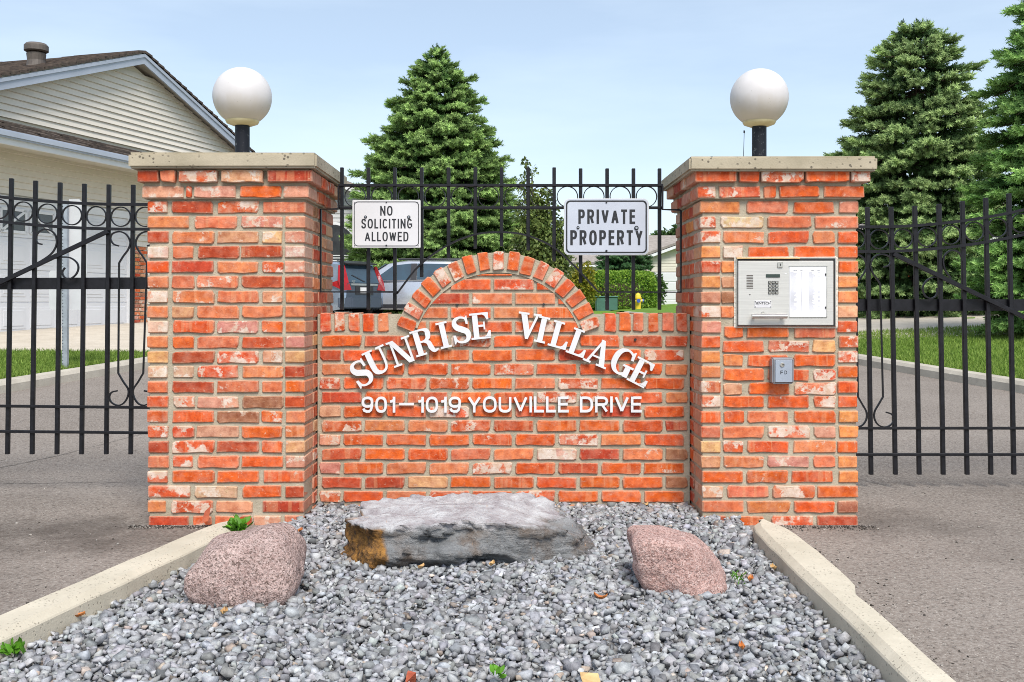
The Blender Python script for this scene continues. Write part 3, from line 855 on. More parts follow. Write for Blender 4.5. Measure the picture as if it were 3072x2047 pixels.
# ------------------------------------------------------------------ the low name wall with its arch
YW = 5.30; KW = F / YW
def XW(z): return (1024 + z / S24 - CX) / KW
def ZW(z, y0=680): return CAMZ + (HY - (y0 + z / S24)) / KW
wl, wr = pL[3] + .003, pR[2] - .003
ACX, ACZ, RO, RI = XW(1053), ZW(888), .566, .468
ztop = ZW(582)
wall = root('brick_wall', 'low orange brick name wall with a round arch between the two gate pillars', 'wall', ((wl + wr) / 2, YW + .1, 0))
def arc_pts(r, z0, n=40):
    a = math.acos((z0 - ACZ) / r)
    return [(ACX + r * math.sin(t), ACZ + r * math.cos(t)) for t in np.linspace(-a, a, n)]
ap = arc_pts(RO - .004, ztop - .006)
poly = [(wl, -.12)] + [(wl, ztop - .006)] + ap + [(wr, ztop - .006), (wr, -.12)]
m = MB(); m.prism(poly, YW + .009, YW + .20); m.build('mortar_core', M['mortar'], wall)
HW = .0575; pitch = .0749; z0c = ZW(770)
eb = XW(147); bp = .2277; J = .0165
def inside(x, z): return (x - ACX) ** 2 + (z - ACZ) ** 2 < (RI - .012) ** 2
SPEC = {(8, 4): 'w', (8, 3): 'y', (8, 1): 'o', (10, 1): 't', (6, 2): 'm', (3, 2): 'm', (9, 3): 'm', (9, 1): 's', (2, 3): 'm', (0, 0): 'r', (-2, 3): 's', (8, 2): 's'}
for i in range(-5, 13):
    z = z0c - pitch * i
    off = eb if i % 2 == 0 else eb - bp / 2
    a0 = off - 3 * bp; j = -3
    while a0 < wr:
        a, b = a0 + J / 2, a0 + bp - J / 2
        rnd = R.random()
        code = SPEC.get((i, j)) or ('o' if rnd < .62 else 's' if rnd < .76 else 'm' if rnd < .88 else 'y' if rnd < .90 else 'r')
        if i >= 0:
            aa, bb = max(a, wl + .012), min(b, wr - .012)
            if bb - aa > .035:
                if aa > a or bb < b: code = R.choice('rspbm')
                put_brick(wall, code, aa, bb, z, HW, YW, proud=.003)
        else:
            # cut to the curve of the arch
            h = HW / 2; ls, rs_ = [], []
            for zq in np.linspace(z - h, z + h, 7):
                q = (RI - .013) ** 2 - (zq - ACZ) ** 2
                if q <= 0: continue
                xq = math.sqrt(q); l_, r_ = max(a, ACX - xq), min(b, ACX + xq)
                if r_ - l_ > .004: ls.append((l_, zq)); rs_.append((r_, zq))
            if len(ls) > 1 and max(r_[0] - l_[0] for l_, r_ in zip(ls, rs_)) > .03:
                mm = MB(); mm.prism(ls + rs_[::-1], YW - R.uniform(0, .003), YW + .085)
                ob = mm.build('brick', M['brick'], wall, bevel=.0025); setcol(ob, code)
        a0 += bp; j += 1
# voussoirs
ang = [math.radians(-69.2 + 8.68 * k) for k in range(17)]
vc = 'omoommoomoosmooom'
for k, t in enumerate(ang):
    w0 = .0595 * R.uniform(.93, 1.05); ln = RO - RI
    me = brick_mesh(ln, w0, .1, R.randrange(7))
    rm = (RO + RI) / 2 + R.uniform(-.004, .006)
    o = link('brick', me, wall, (ACX + rm * math.sin(t), YW - .010 - R.uniform(0, .004), ACZ + rm * math.cos(t)))
    o.rotation_euler = (0, t - math.pi / 2 + R.uniform(-.03, .03), 0); o.scale = (ln / round(ln, 2), 1, w0 / round(w0, 2))
    setcol(o, vc[k])
# mortar of the arch ring, between the voussoirs
m = MB(); n = 48
aa = math.radians(69.5); vv = []; ff = []
ringp = [(ACX + (RO - .004) * math.sin(t), ACZ + (RO - .004) * math.cos(t)) for t in np.linspace(-aa, aa, n)] + \
        [(ACX + (RI - .012) * math.sin(t), ACZ + (RI - .012) * math.cos(t)) for t in np.linspace(aa, -aa, n)]
for t in range(n - 1):
    q = [ringp[t], ringp[t + 1], ringp[2 * n - 2 - t], ringp[2 * n - 1 - t]]
    m.prism(q, YW - .001, YW + .012)
m.build('arch_mortar', M['mortar'], wall)
# rowlock course on the shoulders
rl_h = .0985
xs = wl + .012
lend, rend = XW(345), XW(1755)
def rowlock(x):
    w0 = .059 * R.uniform(.94, 1.05)
    me = brick_mesh(rl_h, w0, .17, R.randrange(7))
    o = link('brick', me, wall, (x + w0 / 2, YW - R.uniform(0, .004), ztop - rl_h / 2 + R.uniform(-.002, .003)))
    o.rotation_euler = (0, math.pi / 2 + R.uniform(-.02, .02), 0); o.scale = (rl_h / round(rl_h, 2), 1, w0 / round(w0, 2))
    setcol(o, R.choice('oorsommos'))
while xs + .055 < lend - .005: rowlock(xs); xs += .0762
xs = wr - .012 - .059
while xs > rend + .004: rowlock(xs); xs -= .0762
for zx, zy in ((778, 527), (1360, 524), (1975, 760)):            # old fixing holes
    m = MB(); c = Vector((XW(zx), YW - .005, ZW(zy)))
    m.prism([(c.x + .007 * math.cos(t), c.z + .007 * math.sin(t)) for t in np.linspace(0, 2 * math.pi, 10, endpoint=False)], YW - .006, YW + .02)
    m.build('fixing_plug', M['dark_gap'], wall)

# ------------------------------------------------------------------ raised letters
def stroke(pts, wid, n=6):
    p = catmull([(x, 0, z) for x, z in pts], n)
    w = []
    for i in range(len(wid) - 1):
        for k in range(n): w.append(wid[i] + (wid[i + 1] - wid[i]) * k / n)
    w.append(wid[-1]); quads = []
    L_, R_ = [], []
    for i, q in enumerate(p):
        t = (p[min(i + 1, len(p) - 1)] - p[max(i - 1, 0)]).normalized(); nn = Vector((-t.z, 0, t.x)) * (w[i] / 2)
        L_.append((q.x + nn.x, q.z + nn.z)); R_.append((q.x - nn.x, q.z - nn.z))
    return [('strip', L_, R_)]
def rect(x0, x1, z0, z1): return [('poly', [(x0, z0), (x1, z0), (x1, z1), (x0, z1)])]
def pol(*p): return [('poly', list(p))]
sf = .075
GL = {
 'I': (.42, rect(.11, .31, 0, 1) + rect(0, .42, 0, sf) + rect(0, .42, 1 - sf, 1)),
 'L': (.70, rect(.10, .30, 0, 1) + rect(0, .42, 1 - sf, 1) + rect(0, .70, 0, sf) + pol((.48, sf), (.70, sf), (.70, .32), (.63, .32), (.56, .14))),
 'E': (.74, rect(.10, .30, 0, 1) + rect(0, .72, 0, sf) + rect(0, .70, 1 - sf, 1) + rect(.3, .54, .46, .54) + rect(.49, .55, .35, .65)
       + pol((.48, sf), (.74, sf), (.74, .30), (.67, .30), (.58, .13)) + pol((.48, 1 - sf), (.70, 1 - sf), (.70, .72), (.63, .72), (.56, .87))),
 'N': (.92, rect(.12, .20, 0, 1) + rect(0, .32, 0, sf) + pol((0, 1), (.26, 1), (.80, .0), (.60, 0), (.12, .92), (0, .93)) + rect(.72, .80, 0, 1) + rect(.60, .92, 1 - sf, 1)),
 'V': (.86, pol((.08, 1), (.30, 1), (.52, .22), (.43, 0), (.36, 0)) + pol((.36, 0), (.46, 0), (.78, 1), (.69, 1)) + rect(0, .40, 1 - sf, 1) + rect(.56, .86, 1 - sf, 1)),
 'A': (.92, pol((.10, 0), (.19, 0), (.47, .86), (.43, 1)) + pol((.38, 1), (.53, 1), (.86, 0), (.64, 0), (.40, .86)) + rect(.24, .66, .28, .35) + rect(0, .30, 0, sf) + rect(.52, .92, 0, sf)),
 'U': (.88, stroke([(.20, .98), (.20, .40), (.25, .14), (.45, .045), (.64, .14), (.70, .40), (.70, .98)], [.20, .20, .18, .10, .09, .08, .08])
       + rect(0, .40, 1 - sf, 1) + rect(.55, .88, 1 - sf, 1)),
 'R': (.92, rect(.10, .30, 0, 1) + rect(0, .42, 0, sf) + rect(0, .35, 1 - sf, 1)
       + stroke([(.28, .96), (.48, .955), (.62, .88), (.64, .74), (.60, .60), (.46, .515), (.28, .51)], [.07, .08, .16, .20, .16, .08, .07])
       + stroke([(.42, .51), (.58, .42), (.63, .22), (.72, .06), (.88, .09)], [.08, .16, .19, .13, .05])),
 'S': (.70, stroke([(.61, .74), (.53, .90), (.36, .955), (.19, .89), (.14, .74), (.22, .60), (.38, .51), (.54, .41), (.59, .25), (.52, .10), (.35, .045), (.18, .10), (.07, .28)],
                   [.05, .07, .08, .13, .17, .21, .22, .21, .18, .13, .08, .07, .05]) + pol((.55, .68), (.63, .68), (.62, 1.0), (.57, .97), (.53, .86)) + pol((.04, .33), (.12, .33), (.17, .15), (.11, .04), (.06, 0))),
 'G': (.92, stroke([(.74, .70), (.66, .88), (.47, .955), (.27, .87), (.16, .66), (.15, .36), (.26, .13), (.46, .045), (.64, .12), (.70, .30)],
                   [.05, .08, .08, .15, .20, .20, .15, .08, .10, .14]) + rect(.60, .80, .0, .40) + rect(.50, .90, .36, .44) + pol((.68, .66), (.78, .66), (.77, 1.0), (.72, .98), (.66, .86))),
}
nameset = root('raised_lettering', 'large white serif letters arched across the brick wall reading SUNRISE VILLAGE', 'lettering', (0, YW - .03, .9), 'letters on the brick wall')
LET = [('S', 138, 985, 30), ('U', 248, 902, 25), ('N', 408, 838, 20), ('R', 563, 770, 16.5), ('I', 690, 728, 13), ('S', 806, 694, 9.5), ('E', 934, 667, 6),
       ('V', 1258, 668, -8), ('I', 1348, 692, -12.5), ('L', 1468, 728, -15.5), ('L', 1594, 780, -20), ('A', 1730, 845, -23), ('G', 1893, 908, -25), ('E', 2012, 978, -27)]
hcap = 166 / S24 / KW
for ch, zx, zy, deg in LET:
    w, parts = GL[ch]
    m = MB(); c = Vector((XW(zx), 0, ZW(zy))); a = math.radians(deg); sc = hcap * (1.10 if ch in 'SG' else 1.06)
    wf = 1.0 if ch != 'V' else 1.0
    def T(p):
        x = (p[0] - w / 2) * sc * 1.02 * wf; z = (p[1] - .5) * sc
        return (c.x + x * math.cos(a) - z * math.sin(a), c.z + x * math.sin(a) + z * math.cos(a))
    for i, pt in enumerate(parts):
        y0 = YW - .026 - .00035 * i; y1 = YW - .008
        if pt[0] == 'poly': m.prism([T(p) for p in pt[1]], y0, y1)
        else:
            A, B = [T(p) for p in pt[1]], [T(p) for p in pt[2]]; n = len(A)
            vv = [(x, y0, z) for x, z in A] + [(x, y0, z) for x, z in B] + [(x, y1, z) for x, z in A] + [(x, y1, z) for x, z in B]
            ff = []
            for k in range(n - 1):
                ff += [(k, k + 1, n + k + 1, n + k), (2 * n + k, 3 * n + k, 3 * n + k + 1, 2 * n + k + 1), (k, 2 * n + k, 2 * n + k + 1, k + 1), (n + k, n + k + 1, 3 * n + k + 1, 3 * n + k)]
            ff += [(0, n, 3 * n, 2 * n), (n - 1, 3 * n - 1, 4 * n - 1, 2 * n - 1)]
            m.add(vv, ff)
    m.build('letter', M['letter'], nameset)
addr = root('address_lettering', 'small white sans letters on the brick wall reading 901-1019 YOUVILLE DRIVE', 'lettering', (0, YW - .03, .7), 'letters on the brick wall')
def word(body, zx0, zx1, zt_, zb_):
    x0, x1 = XW(zx0), XW(zx1); z1, z0 = ZW(zt_), ZW(zb_); h = z1 - z0
    tt = h * .155
    def mk(ch, x, w):
        ov = .010 * h if ch in '90OU' else 0
        mm = add_glyph(MB(), ch, x, z0 - ov, w, h + 2 * ov, tt, YW - .020, YW - .006, .0003); mm.build('letter', M['letter'], addr)
    line_text(body, x0, x1, z0, z1, 0, 0, tt, .13, mk)
word('901', 140, 365, 1143, 1248); word('1019', 512, 805, 1143, 1248)
word('YOUVILLE', 850, 1527, 1141, 1247); word('DRIVE', 1602, 2016, 1141, 1247)
m = MB(); m.box(XW(390), XW(490), YW - .02, YW - .007, ZW(1199), ZW(1184)); m.build('dash', M['letter'], addr)

# ------------------------------------------------------------------ iron fence above the wall
YFn = 5.42
fence = root('iron_fence', 'black iron fence panel with rings fixed between the pillars above the arch', 'fence', (0, YFn, 1.06))
bx_full = [1024 + z / S24 for z in (5, 182, 360, 540, 720, 900, 1077, 1255, 1430, 1608, 1786, 1963, 2138)]
wallclear = CAMZ + (HY - 930) / F * YFn
def lower_end(fx):
    p = P(fx, 900, YFn).x; d = RO + .035
    dx = p - ACX
    z = ACZ + math.sqrt(max(0, d * d - dx * dx)) if abs(dx) < d else 0
    return max(z, wallclear)
for i, fx in enumerate(bx_full):
    t = P(fx, 503 + (3 if i > 8 else 0), YFn)
    m = MB(); m.box(t.x - .0095, t.x + .0095, YFn - .0095, YFn + .0095, lower_end(fx), t.z)
    m.build('bar', M['iron'], fence, bevel=.002)
zr1, zr2 = P(0, 557, YFn).z, P(0, 624, YFn).z
xA, xB = P(bx_full[0], 0, YFn).x, P(bx_full[-1], 0, YFn).x
for z in (zr1, zr2):
    m = MB(); m.box(xA - .018, xB + .018, YFn - .015, YFn + .0075, z - .0072, z + .0072); m.build('rail', M['iron'], fence, bevel=.002)
def ring_mesh(r, w, d):
    mm = MB(); mm.sweep([(r * math.cos(t), 0, r * math.sin(t)) for t in np.linspace(0, 2 * math.pi, 28, endpoint=False)], w, d, True)
    me = bpy.data.meshes.new('ring'); me.from_pydata(mm.v, [], mm.f); me.materials.append(M['iron'])
    me.polygons.foreach_set('use_smooth', [False] * len(me.polygons)); return me
rm_f = ring_mesh(.0555, .0045, .016)
for a, b in zip(bx_full[:-1], bx_full[1:]):
    p = P((a + b) / 2, 590.5, YFn); link('ring', rm_f, fence, p)
# thin outer frame, its foot rising over the arch
fr = [('c1', 258, 0), ('c1', 258, 250), ('c1', 240, 265), ('c1', 48, 268), ('c1', 48, 1240), ('c1', 960, 1240)]
pts = [Q(r, x, y, YFn - .03) for r, x, y in fr]
arcp = [Q('c1', 960, 1240, YFn - .03)]
for fx, fy in ((1195, 876), (1260, 795), (1340, 738), (1420, 705), (1495, 697), (1575, 705), (1660, 742), (1730, 806), (1795, 876)):
    arcp.append(P(fx, fy, YFn - .03))
pts += catmull(arcp[0:], 5)[1:]
for r, x, y in (('c3', 2205, 1243), ('c3', 2205, 285), ('c3', 2190, 277), ('c3', 1990, 270), ('c3', 1990, 0)): pts.append(Q(r, x, y, YFn - .03))
m = MB(); m.sweep(pts, .009, .02); m.build('outer_frame', M['iron'], fence)

# signs hung on the fence
def rrect(x0, x1, z0, z1, r, n=6):
    out = []
    for cx_, cz_, a0 in ((x1 - r, z0 + r, -90), (x1 - r, z1 - r, 0), (x0 + r, z1 - r, 90), (x0 + r, z0 + r, 180)):
        for k in range(n + 1):
            a = math.radians(a0 + 90 * k / n); out.append((cx_ + r * math.cos(a), cz_ + r * math.sin(a)))
    return out
def disc(c, r, y0, y1, n=12): return [(c.x + r * math.cos(t), c.z + r * math.sin(t)) for t in np.linspace(0, 2 * math.pi, n, endpoint=False)], y0, y1
def sign(reg, box, rad, inset, lw, lines, bolts, mats, label, group):
    Y = YFn - .042
    a, b = Q(reg, box[0], box[3], Y), Q(reg, box[2], box[1], Y)
    rt = root('fence_sign', label, 'sign', ((a.x + b.x) / 2, Y, (a.z + b.z) / 2), group)
    m = MB(); m.prism(rrect(a.x, b.x, a.z, b.z, rad), Y, Y + .003); m.build('plate', M[mats[1]], rt)
    i = inset * .35
    m = MB(); m.prism(rrect(a.x + i, b.x - i, a.z + i, b.z - i, max(.004, rad - i)), Y - .0012, Y + .0005); m.build('face', M[mats[0]], rt)
    # printed black border
    o_ = rrect(a.x + inset, b.x - inset, a.z + inset, b.z - inset, .022); q = inset + lw
    i_ = rrect(a.x + q, b.x - q, a.z + q, b.z - q, .018); n = len(o_); m = MB()
    m.add([(x, Y - .0022, z) for x, z in o_] + [(x, Y - .0022, z) for x, z in i_], [(k, (k + 1) % n, n + (k + 1) % n, n + k) for k in range(n)])
    m.build('border', M['ink'], rt)
    for body, x0, x1, y0, y1 in lines:
        p, q_ = Q(reg, x0, y1, Y), Q(reg, x1, y0, Y)
        m = MB(); tt = (q_.z - p.z) * (.145 if len(lines) > 2 else .165)
        line_text(body, p.x, q_.x, p.z, q_.z, 0, 0, tt, .155 if len(lines) > 2 else .17, lambda ch, x, w: add_glyph(m, ch, x, p.z, w, q_.z - p.z, tt, Y - .0022, Y - .0005, .0001))
        m.build('lettering', M['ink'], rt)
    for bxx, byy, r in bolts:
        c = Q(reg, bxx, byy, Y); m = MB()
        m.prism(*disc(c, r, Y - .006, Y)); ob = m.build('bolt', M['ink'], rt, bevel=.001)
        if r > .006:
            m = MB(); m.prism(*disc(c, r * .5, Y - .010, Y - .0055)); m.build('nut', M['galv'], rt)
    return rt
sign('c1', (420, 158, 1222, 722), .006, .0085, .004, [('NO', 748, 893, 228, 342), ('SOLICITING', 525, 1124, 380, 493), ('ALLOWED', 566, 1080, 533, 644)],
     [(575, 358, .008), (1084, 360, .009), (820, 184, .004), (820, 694, .005), (445, 190, .002), (1190, 190, .002), (445, 695, .002), (1195, 695, .002)],
     ('sign', 'signrim'), 'white square-cornered sign on the fence reading NO SOLICITING ALLOWED', 'signs hung on the iron fence')
sign('c3', (830, 140, 1830, 808), .030, .011, .0075, [('PRIVATE', 1000, 1668, 270, 440), ('PROPERTY', 905, 1756, 514, 690)],
     [(996, 483, .008), (1682, 488, .012), (1330, 186, .005), (1330, 757, .006)],
     ('signgrey', 'signrim'), 'pale blue-grey round-cornered sign on the fence reading PRIVATE PROPERTY', 'signs hung on the iron fence')

# ------------------------------------------------------------------ globe lamps on the pillars
def lamp(cx_d, top_d, bot_d, pole_top, zc, cx_w, label):
    Yl = (YF + YB) / 2
    c = P(cx_d * 1.3056, (top_d + bot_d) / 2 * 1.3056, Yl); r = (bot_d - top_d) / 2 * 1.3056 / F * Yl
    rt = root('globe_lamp', label, 'lamp', (c.x, Yl, zc), 'globe lamps on the pillars')
    px = c.x
    prof = [(r * math.sin(t), -r * math.cos(t)) for t in np.linspace(math.radians(27), math.pi - .001, 30)]
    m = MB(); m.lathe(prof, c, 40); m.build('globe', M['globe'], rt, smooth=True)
    rb = r * math.sin(math.radians(33)); zb_ = -r * math.cos(math.radians(33))
    m = MB(); m.lathe([(rb * 1.03, zb_ + .005), (rb * 1.05, zb_ - .002), (rb * .97, zb_ - .014), (rb * .6, zb_ - .026)], c, 36); m.build('collar', M['collar'], rt, smooth=True)
    m = MB(); m.lathe([(.0385, zc - c.z + .0), (.0385, zb_ - .02)], c, 28); m.build('pole', M['iron_worn'], rt, smooth=False)
    m = MB(); m.lathe([(.060, zc - c.z), (.060, zc - c.z + .006), (.04, zc - c.z + .012)], c, 24); m.build('base_flange', M['iron_worn'], rt)
    return rt
lamp(557, 156, 289, 280, pL[4], pL[1], 'white globe lamp on a black post on top of the left brick pillar')
lamp(1744.5, 159, 291, 285, pR[4], pR[1], 'white globe lamp on a black post on top of the right brick pillar')
m = MB(); a0 = P(1707 * 1.3056, 356 * 1.3056, 5.62); a1 = P(1710 * 1.3056, 306 * 1.3056, 5.62)
m.tube([(a0.x, 5.62, pR[4]), tuple(a1)], .0017, 5); m.tube([tuple(a1), (a1.x, a1.y, a1.z + .014)], .0045, 6)
tag(m.build('antenna', M['wiremat']), 'thin wire antenna standing behind the right globe lamp post', 'antenna')

# ------------------------------------------------------------------ intercom panel
YP = YF - .012
def q2(x, y, Y=YP): return Q('c2', x, y, Y)
panel = root('intercom_panel', 'brushed steel door entry panel with keypad and name list set in the right pillar', 'intercom', q2(880, 460))
a, b = q2(352, 836), q2(1410, 100)
m = MB(); m.box(a.x, b.x, YF - .006, YF + .05, a.z, b.z); m.build('caulk_surround', M['caulk'], panel, bevel=.005, jit=.003)
a, b = q2(372, 822), q2(1392, 112)
m = MB(); m.box(a.x, b.x, YP - .003, YF + .06, a.z, b.z); m.build('housing', M['steel_bright'], panel, bevel=.002)
a, b = q2(380, 818), q2(1380, 122)
m = MB(); m.box(a.x, b.x, YP - .0042, YF, a.z, b.z); m.build('gasket', M['dark_gap'], panel)
YD = YP - .012
a, b = q2(390, 806, YD), q2(1366, 146, YD)
m = MB(); m.box(a.x, b.x, YD, YP, a.z, b.z); m.build('front_door', M['steel'], panel, bevel=.003)
m = MB(); a, b = q2(372, 148, YP), q2(1015, 118, YP); m.box(a.x, b.x, YP - .015, YP, b.z - .004, b.z + .003); m.build('drip_edge', M['chip_tan'], panel, jit=.001)
for i in range(9):
    y = 292 + i * 16.2; a, b = q2(476, y + 7, YD), q2(542, y, YD)
    m = MB(); m.box(a.x, b.x, YD - .0015, YD + .001, a.z, b.z); m.build('speaker_slot', M['vent'], panel)
a, b = q2(674, 316, YD), q2(816, 283, YD)
m = MB(); m.box(a.x, b.x, YD - .004, YD, a.z, b.z); m.build('display', M['lcd'], panel, bevel=.001)
keys = '123456789*0#'
for i, kch in enumerate(keys):
    cx_, cy_ = 713 + 36 * (i % 3), 367 + 35 * (i // 3)
    a, b = q2(cx_ - 15, cy_ + 14, YD), q2(cx_ + 15, cy_ - 14, YD)
    m = MB(); m.box(a.x, b.x, YD - .005, YD, a.z, b.z); kb = m.build('key', M['dark_gap'], panel, bevel=.0012)
    m = MB(); a, b = q2(cx_ - 11, cy_ + 10, YD), q2(cx_ + 11, cy_ - 10, YD)
    m.box(a.x, b.x, YD - .0062, YD - .003, a.z, b.z); m.build('key_top', M['steel_bright'], kb, bevel=.001)
    a, b = q2(cx_ - 4, cy_ + 7, YD), q2(cx_ + 4, cy_ - 7, YD)
    text_on('x' + kch if 'x' + kch in TXT else 'x0', 'key_legend', a.x, b.x, a.z, b.z, YD - .0065, M['ink'], kb)
c = q2(818, 187, YD); m = MB(); m.prism(rrect(c.x - .0135, c.x + .0135, c.z - .0135, c.z + .0135, .005), YD - .006, YD); lk = m.build('lock', M['steel_bright'], panel, bevel=.001)
m = MB(); m.box(c.x - .002, c.x + .002, YD - .0075, YD - .005, c.z - .006, c.z + .006); m.build('keyhole', M['dark_gap'], lk)
c = q2(510, 492, YD); m = MB(); m.prism(*disc(c, .003, YD - .001, YD + .001)); m.build('microphone_hole', M['dark_gap'], panel)
c = q2(874, 278, YD); m = MB(); m.prism([(c.x - .006, c.z - .002), (c.x + .006, c.z - .002), (c.x + .003, c.z + .004)], YD - .001, YD); m.build('sticker', M['paper'], panel)
a, b = q2(556, 626, YD), q2(730, 553, YD)
m = MB(); m.box(a.x, b.x, YD - .002, YD, a.z, b.z); npl = m.build('nameplate', M['sign'], panel, bevel=.0008)
a, b = q2(566, 592, YD), q2(718, 568, YD); text_on('SENTECH', 'lettering', a.x, b.x, a.z, b.z, YD - .0026, M['ink'], npl)
for x in (564, 722):
    for y in (562, 617):
        c = q2(x, y, YD); m = MB(); m.prism(*disc(c, .0022, YD - .003, YD - .001)); m.build('rivet', M['dark_gap'], npl)
for y, x0, x1 in ((560, 590, 690), (606, 586, 700)):
    a, b = q2(x0, y + 2, YD), q2(x1, y - 1, YD); m = MB(); m.box(a.x, b.x, YD - .0026, YD - .0019, a.z, b.z); m.build('small_print', M['paperink'], npl)
# handle
a, b = q2(530, 712, YD - .03), q2(890, 712, YD - .03)
m = MB(); m.tube([tuple(a), tuple(b)], .0125, 12); hd = m.build('handle', M['steel_bright'], panel)
for x in (545, 838):
    c = q2(x, 712, YD); m = MB(); m.tube([(c.x, YD - .03, c.z), (c.x, YD, c.z)], .008, 8); m.build('handle_post', M['steel'], hd)
c = q2(640, 680, YD); m = MB(); m.prism(*disc(c, .008, YD - .008, YD)); m.build('door_lock', M['steel_bright'], panel, bevel=.001)
# directory sheet behind its frame
a, b = q2(915, 716, YD), q2(1290, 200, YD)
m = MB(); m.box(a.x, b.x, YD - .002, YD, a.z, b.z); sheet = m.build('directory_sheet', M['paper'], panel)
m = MB()
for col, (xa_, xb_, xc_, xd_) in enumerate(((922, 992, 1028, 1044), (1112, 1180, 1206, 1224))):
    for r_ in range(42):
        y = 262 + r_ * 9.9
        if y > 670: break
        p, q = q2(xa_, y + 3.0, YD), q2(xa_ + R.uniform(.5, 1) * (xb_ - xa_), y, YD)
        m.box(p.x, q.x, YD - .0026, YD - .0021, p.z, q.z)
        if col == 0 or R.random() < .3:
            p, q = q2(xc_, y + 3, YD), q2(xd_, y, YD); m.box(p.x, q.x, YD - .0026, YD - .0021, p.z, q.z)
pr = m.build('printed_lines', M['paperink'], sheet); pr['kind'] = 'stuff'
for body, x0, x1 in (('Name', 950, 992), ('Code', 1020, 1046), ('Name', 1132, 1168), ('Code', 1198, 1222)):
    p, q = q2(x0, 247, YD), q2(x1, 236, YD); text_on(body, 'heading', p.x, q.x, p.z, q.z, YD - .0026, M['ink'], sheet)
m = MB()
for (x0, y0, x1, y1) in ((908, 724, 1300, 716), (908, 204, 1300, 196), (1290, 720, 1298, 200)):
    p, q = q2(x0, max(y0, y1), YD), q2(x1, min(y0, y1), YD); m.box(min(p.x, q.x), max(p.x, q.x), YD - .004, YD - .001, p.z, q.z)
m.build('sheet_frame', M['steel_bright'], panel)
for y in (286, 624):
    p, q = q2(1276, y + 11, YD), q2(1288, y - 11, YD); m = MB(); m.box(p.x, q.x, YD - .006, YD - .002, p.z, q.z); m.build('clip', M['dark_gap'], panel)

# fire department key box
kb = root('key_box', 'small grey metal lock box marked FD on the right pillar below the intercom', 'lock box', q2(850, 1270, YF - .04))
Yk = YF - .062
a, b = q2(740, 1405, Yk), q2(962, 1138, Yk)
m = MB(); m.box(a.x, b.x, Yk, YF - .001, a.z, b.z); m.build('body', M['keybox'], kb, bevel=.007, seg=3)
a, b = q2(764, 1392, Yk), q2(950, 1160, Yk)
m = MB(); m.box(a.x, b.x, Yk - .0008, Yk + .002, a.z, b.z); m.build('door_gap', M['dark_gap'], kb)
a, b = q2(769, 1388, Yk), q2(945, 1164, Yk)
m = MB(); m.box(a.x, b.x, Yk - .0035, Yk + .002, a.z, b.z); m.build('door', M['keyboxface'], kb, bevel=.0015)
c = q2(838, 1208, Yk); m = MB(); m.prism(*disc(c, .0115, Yk - .009, Yk - .002, 16)); lk = m.build('lock', M['steel_bright'], kb, bevel=.0015)
m = MB(); m.box(c.x, c.x + .009, Yk - .0105, Yk - .0088, c.z - .0025, c.z + .0025); m.build('keyhole', M['dark_gap'], lk)
for ch, x0, x1 in (('F', 820, 846), ('D', 862, 888)):
    p, q = q2(x0, 1306, Yk), q2(x1, 1268, Yk); text_on(ch, 'lettering', p.x, q.x, p.z, q.z, Yk - .0040, M['ink'], kb)

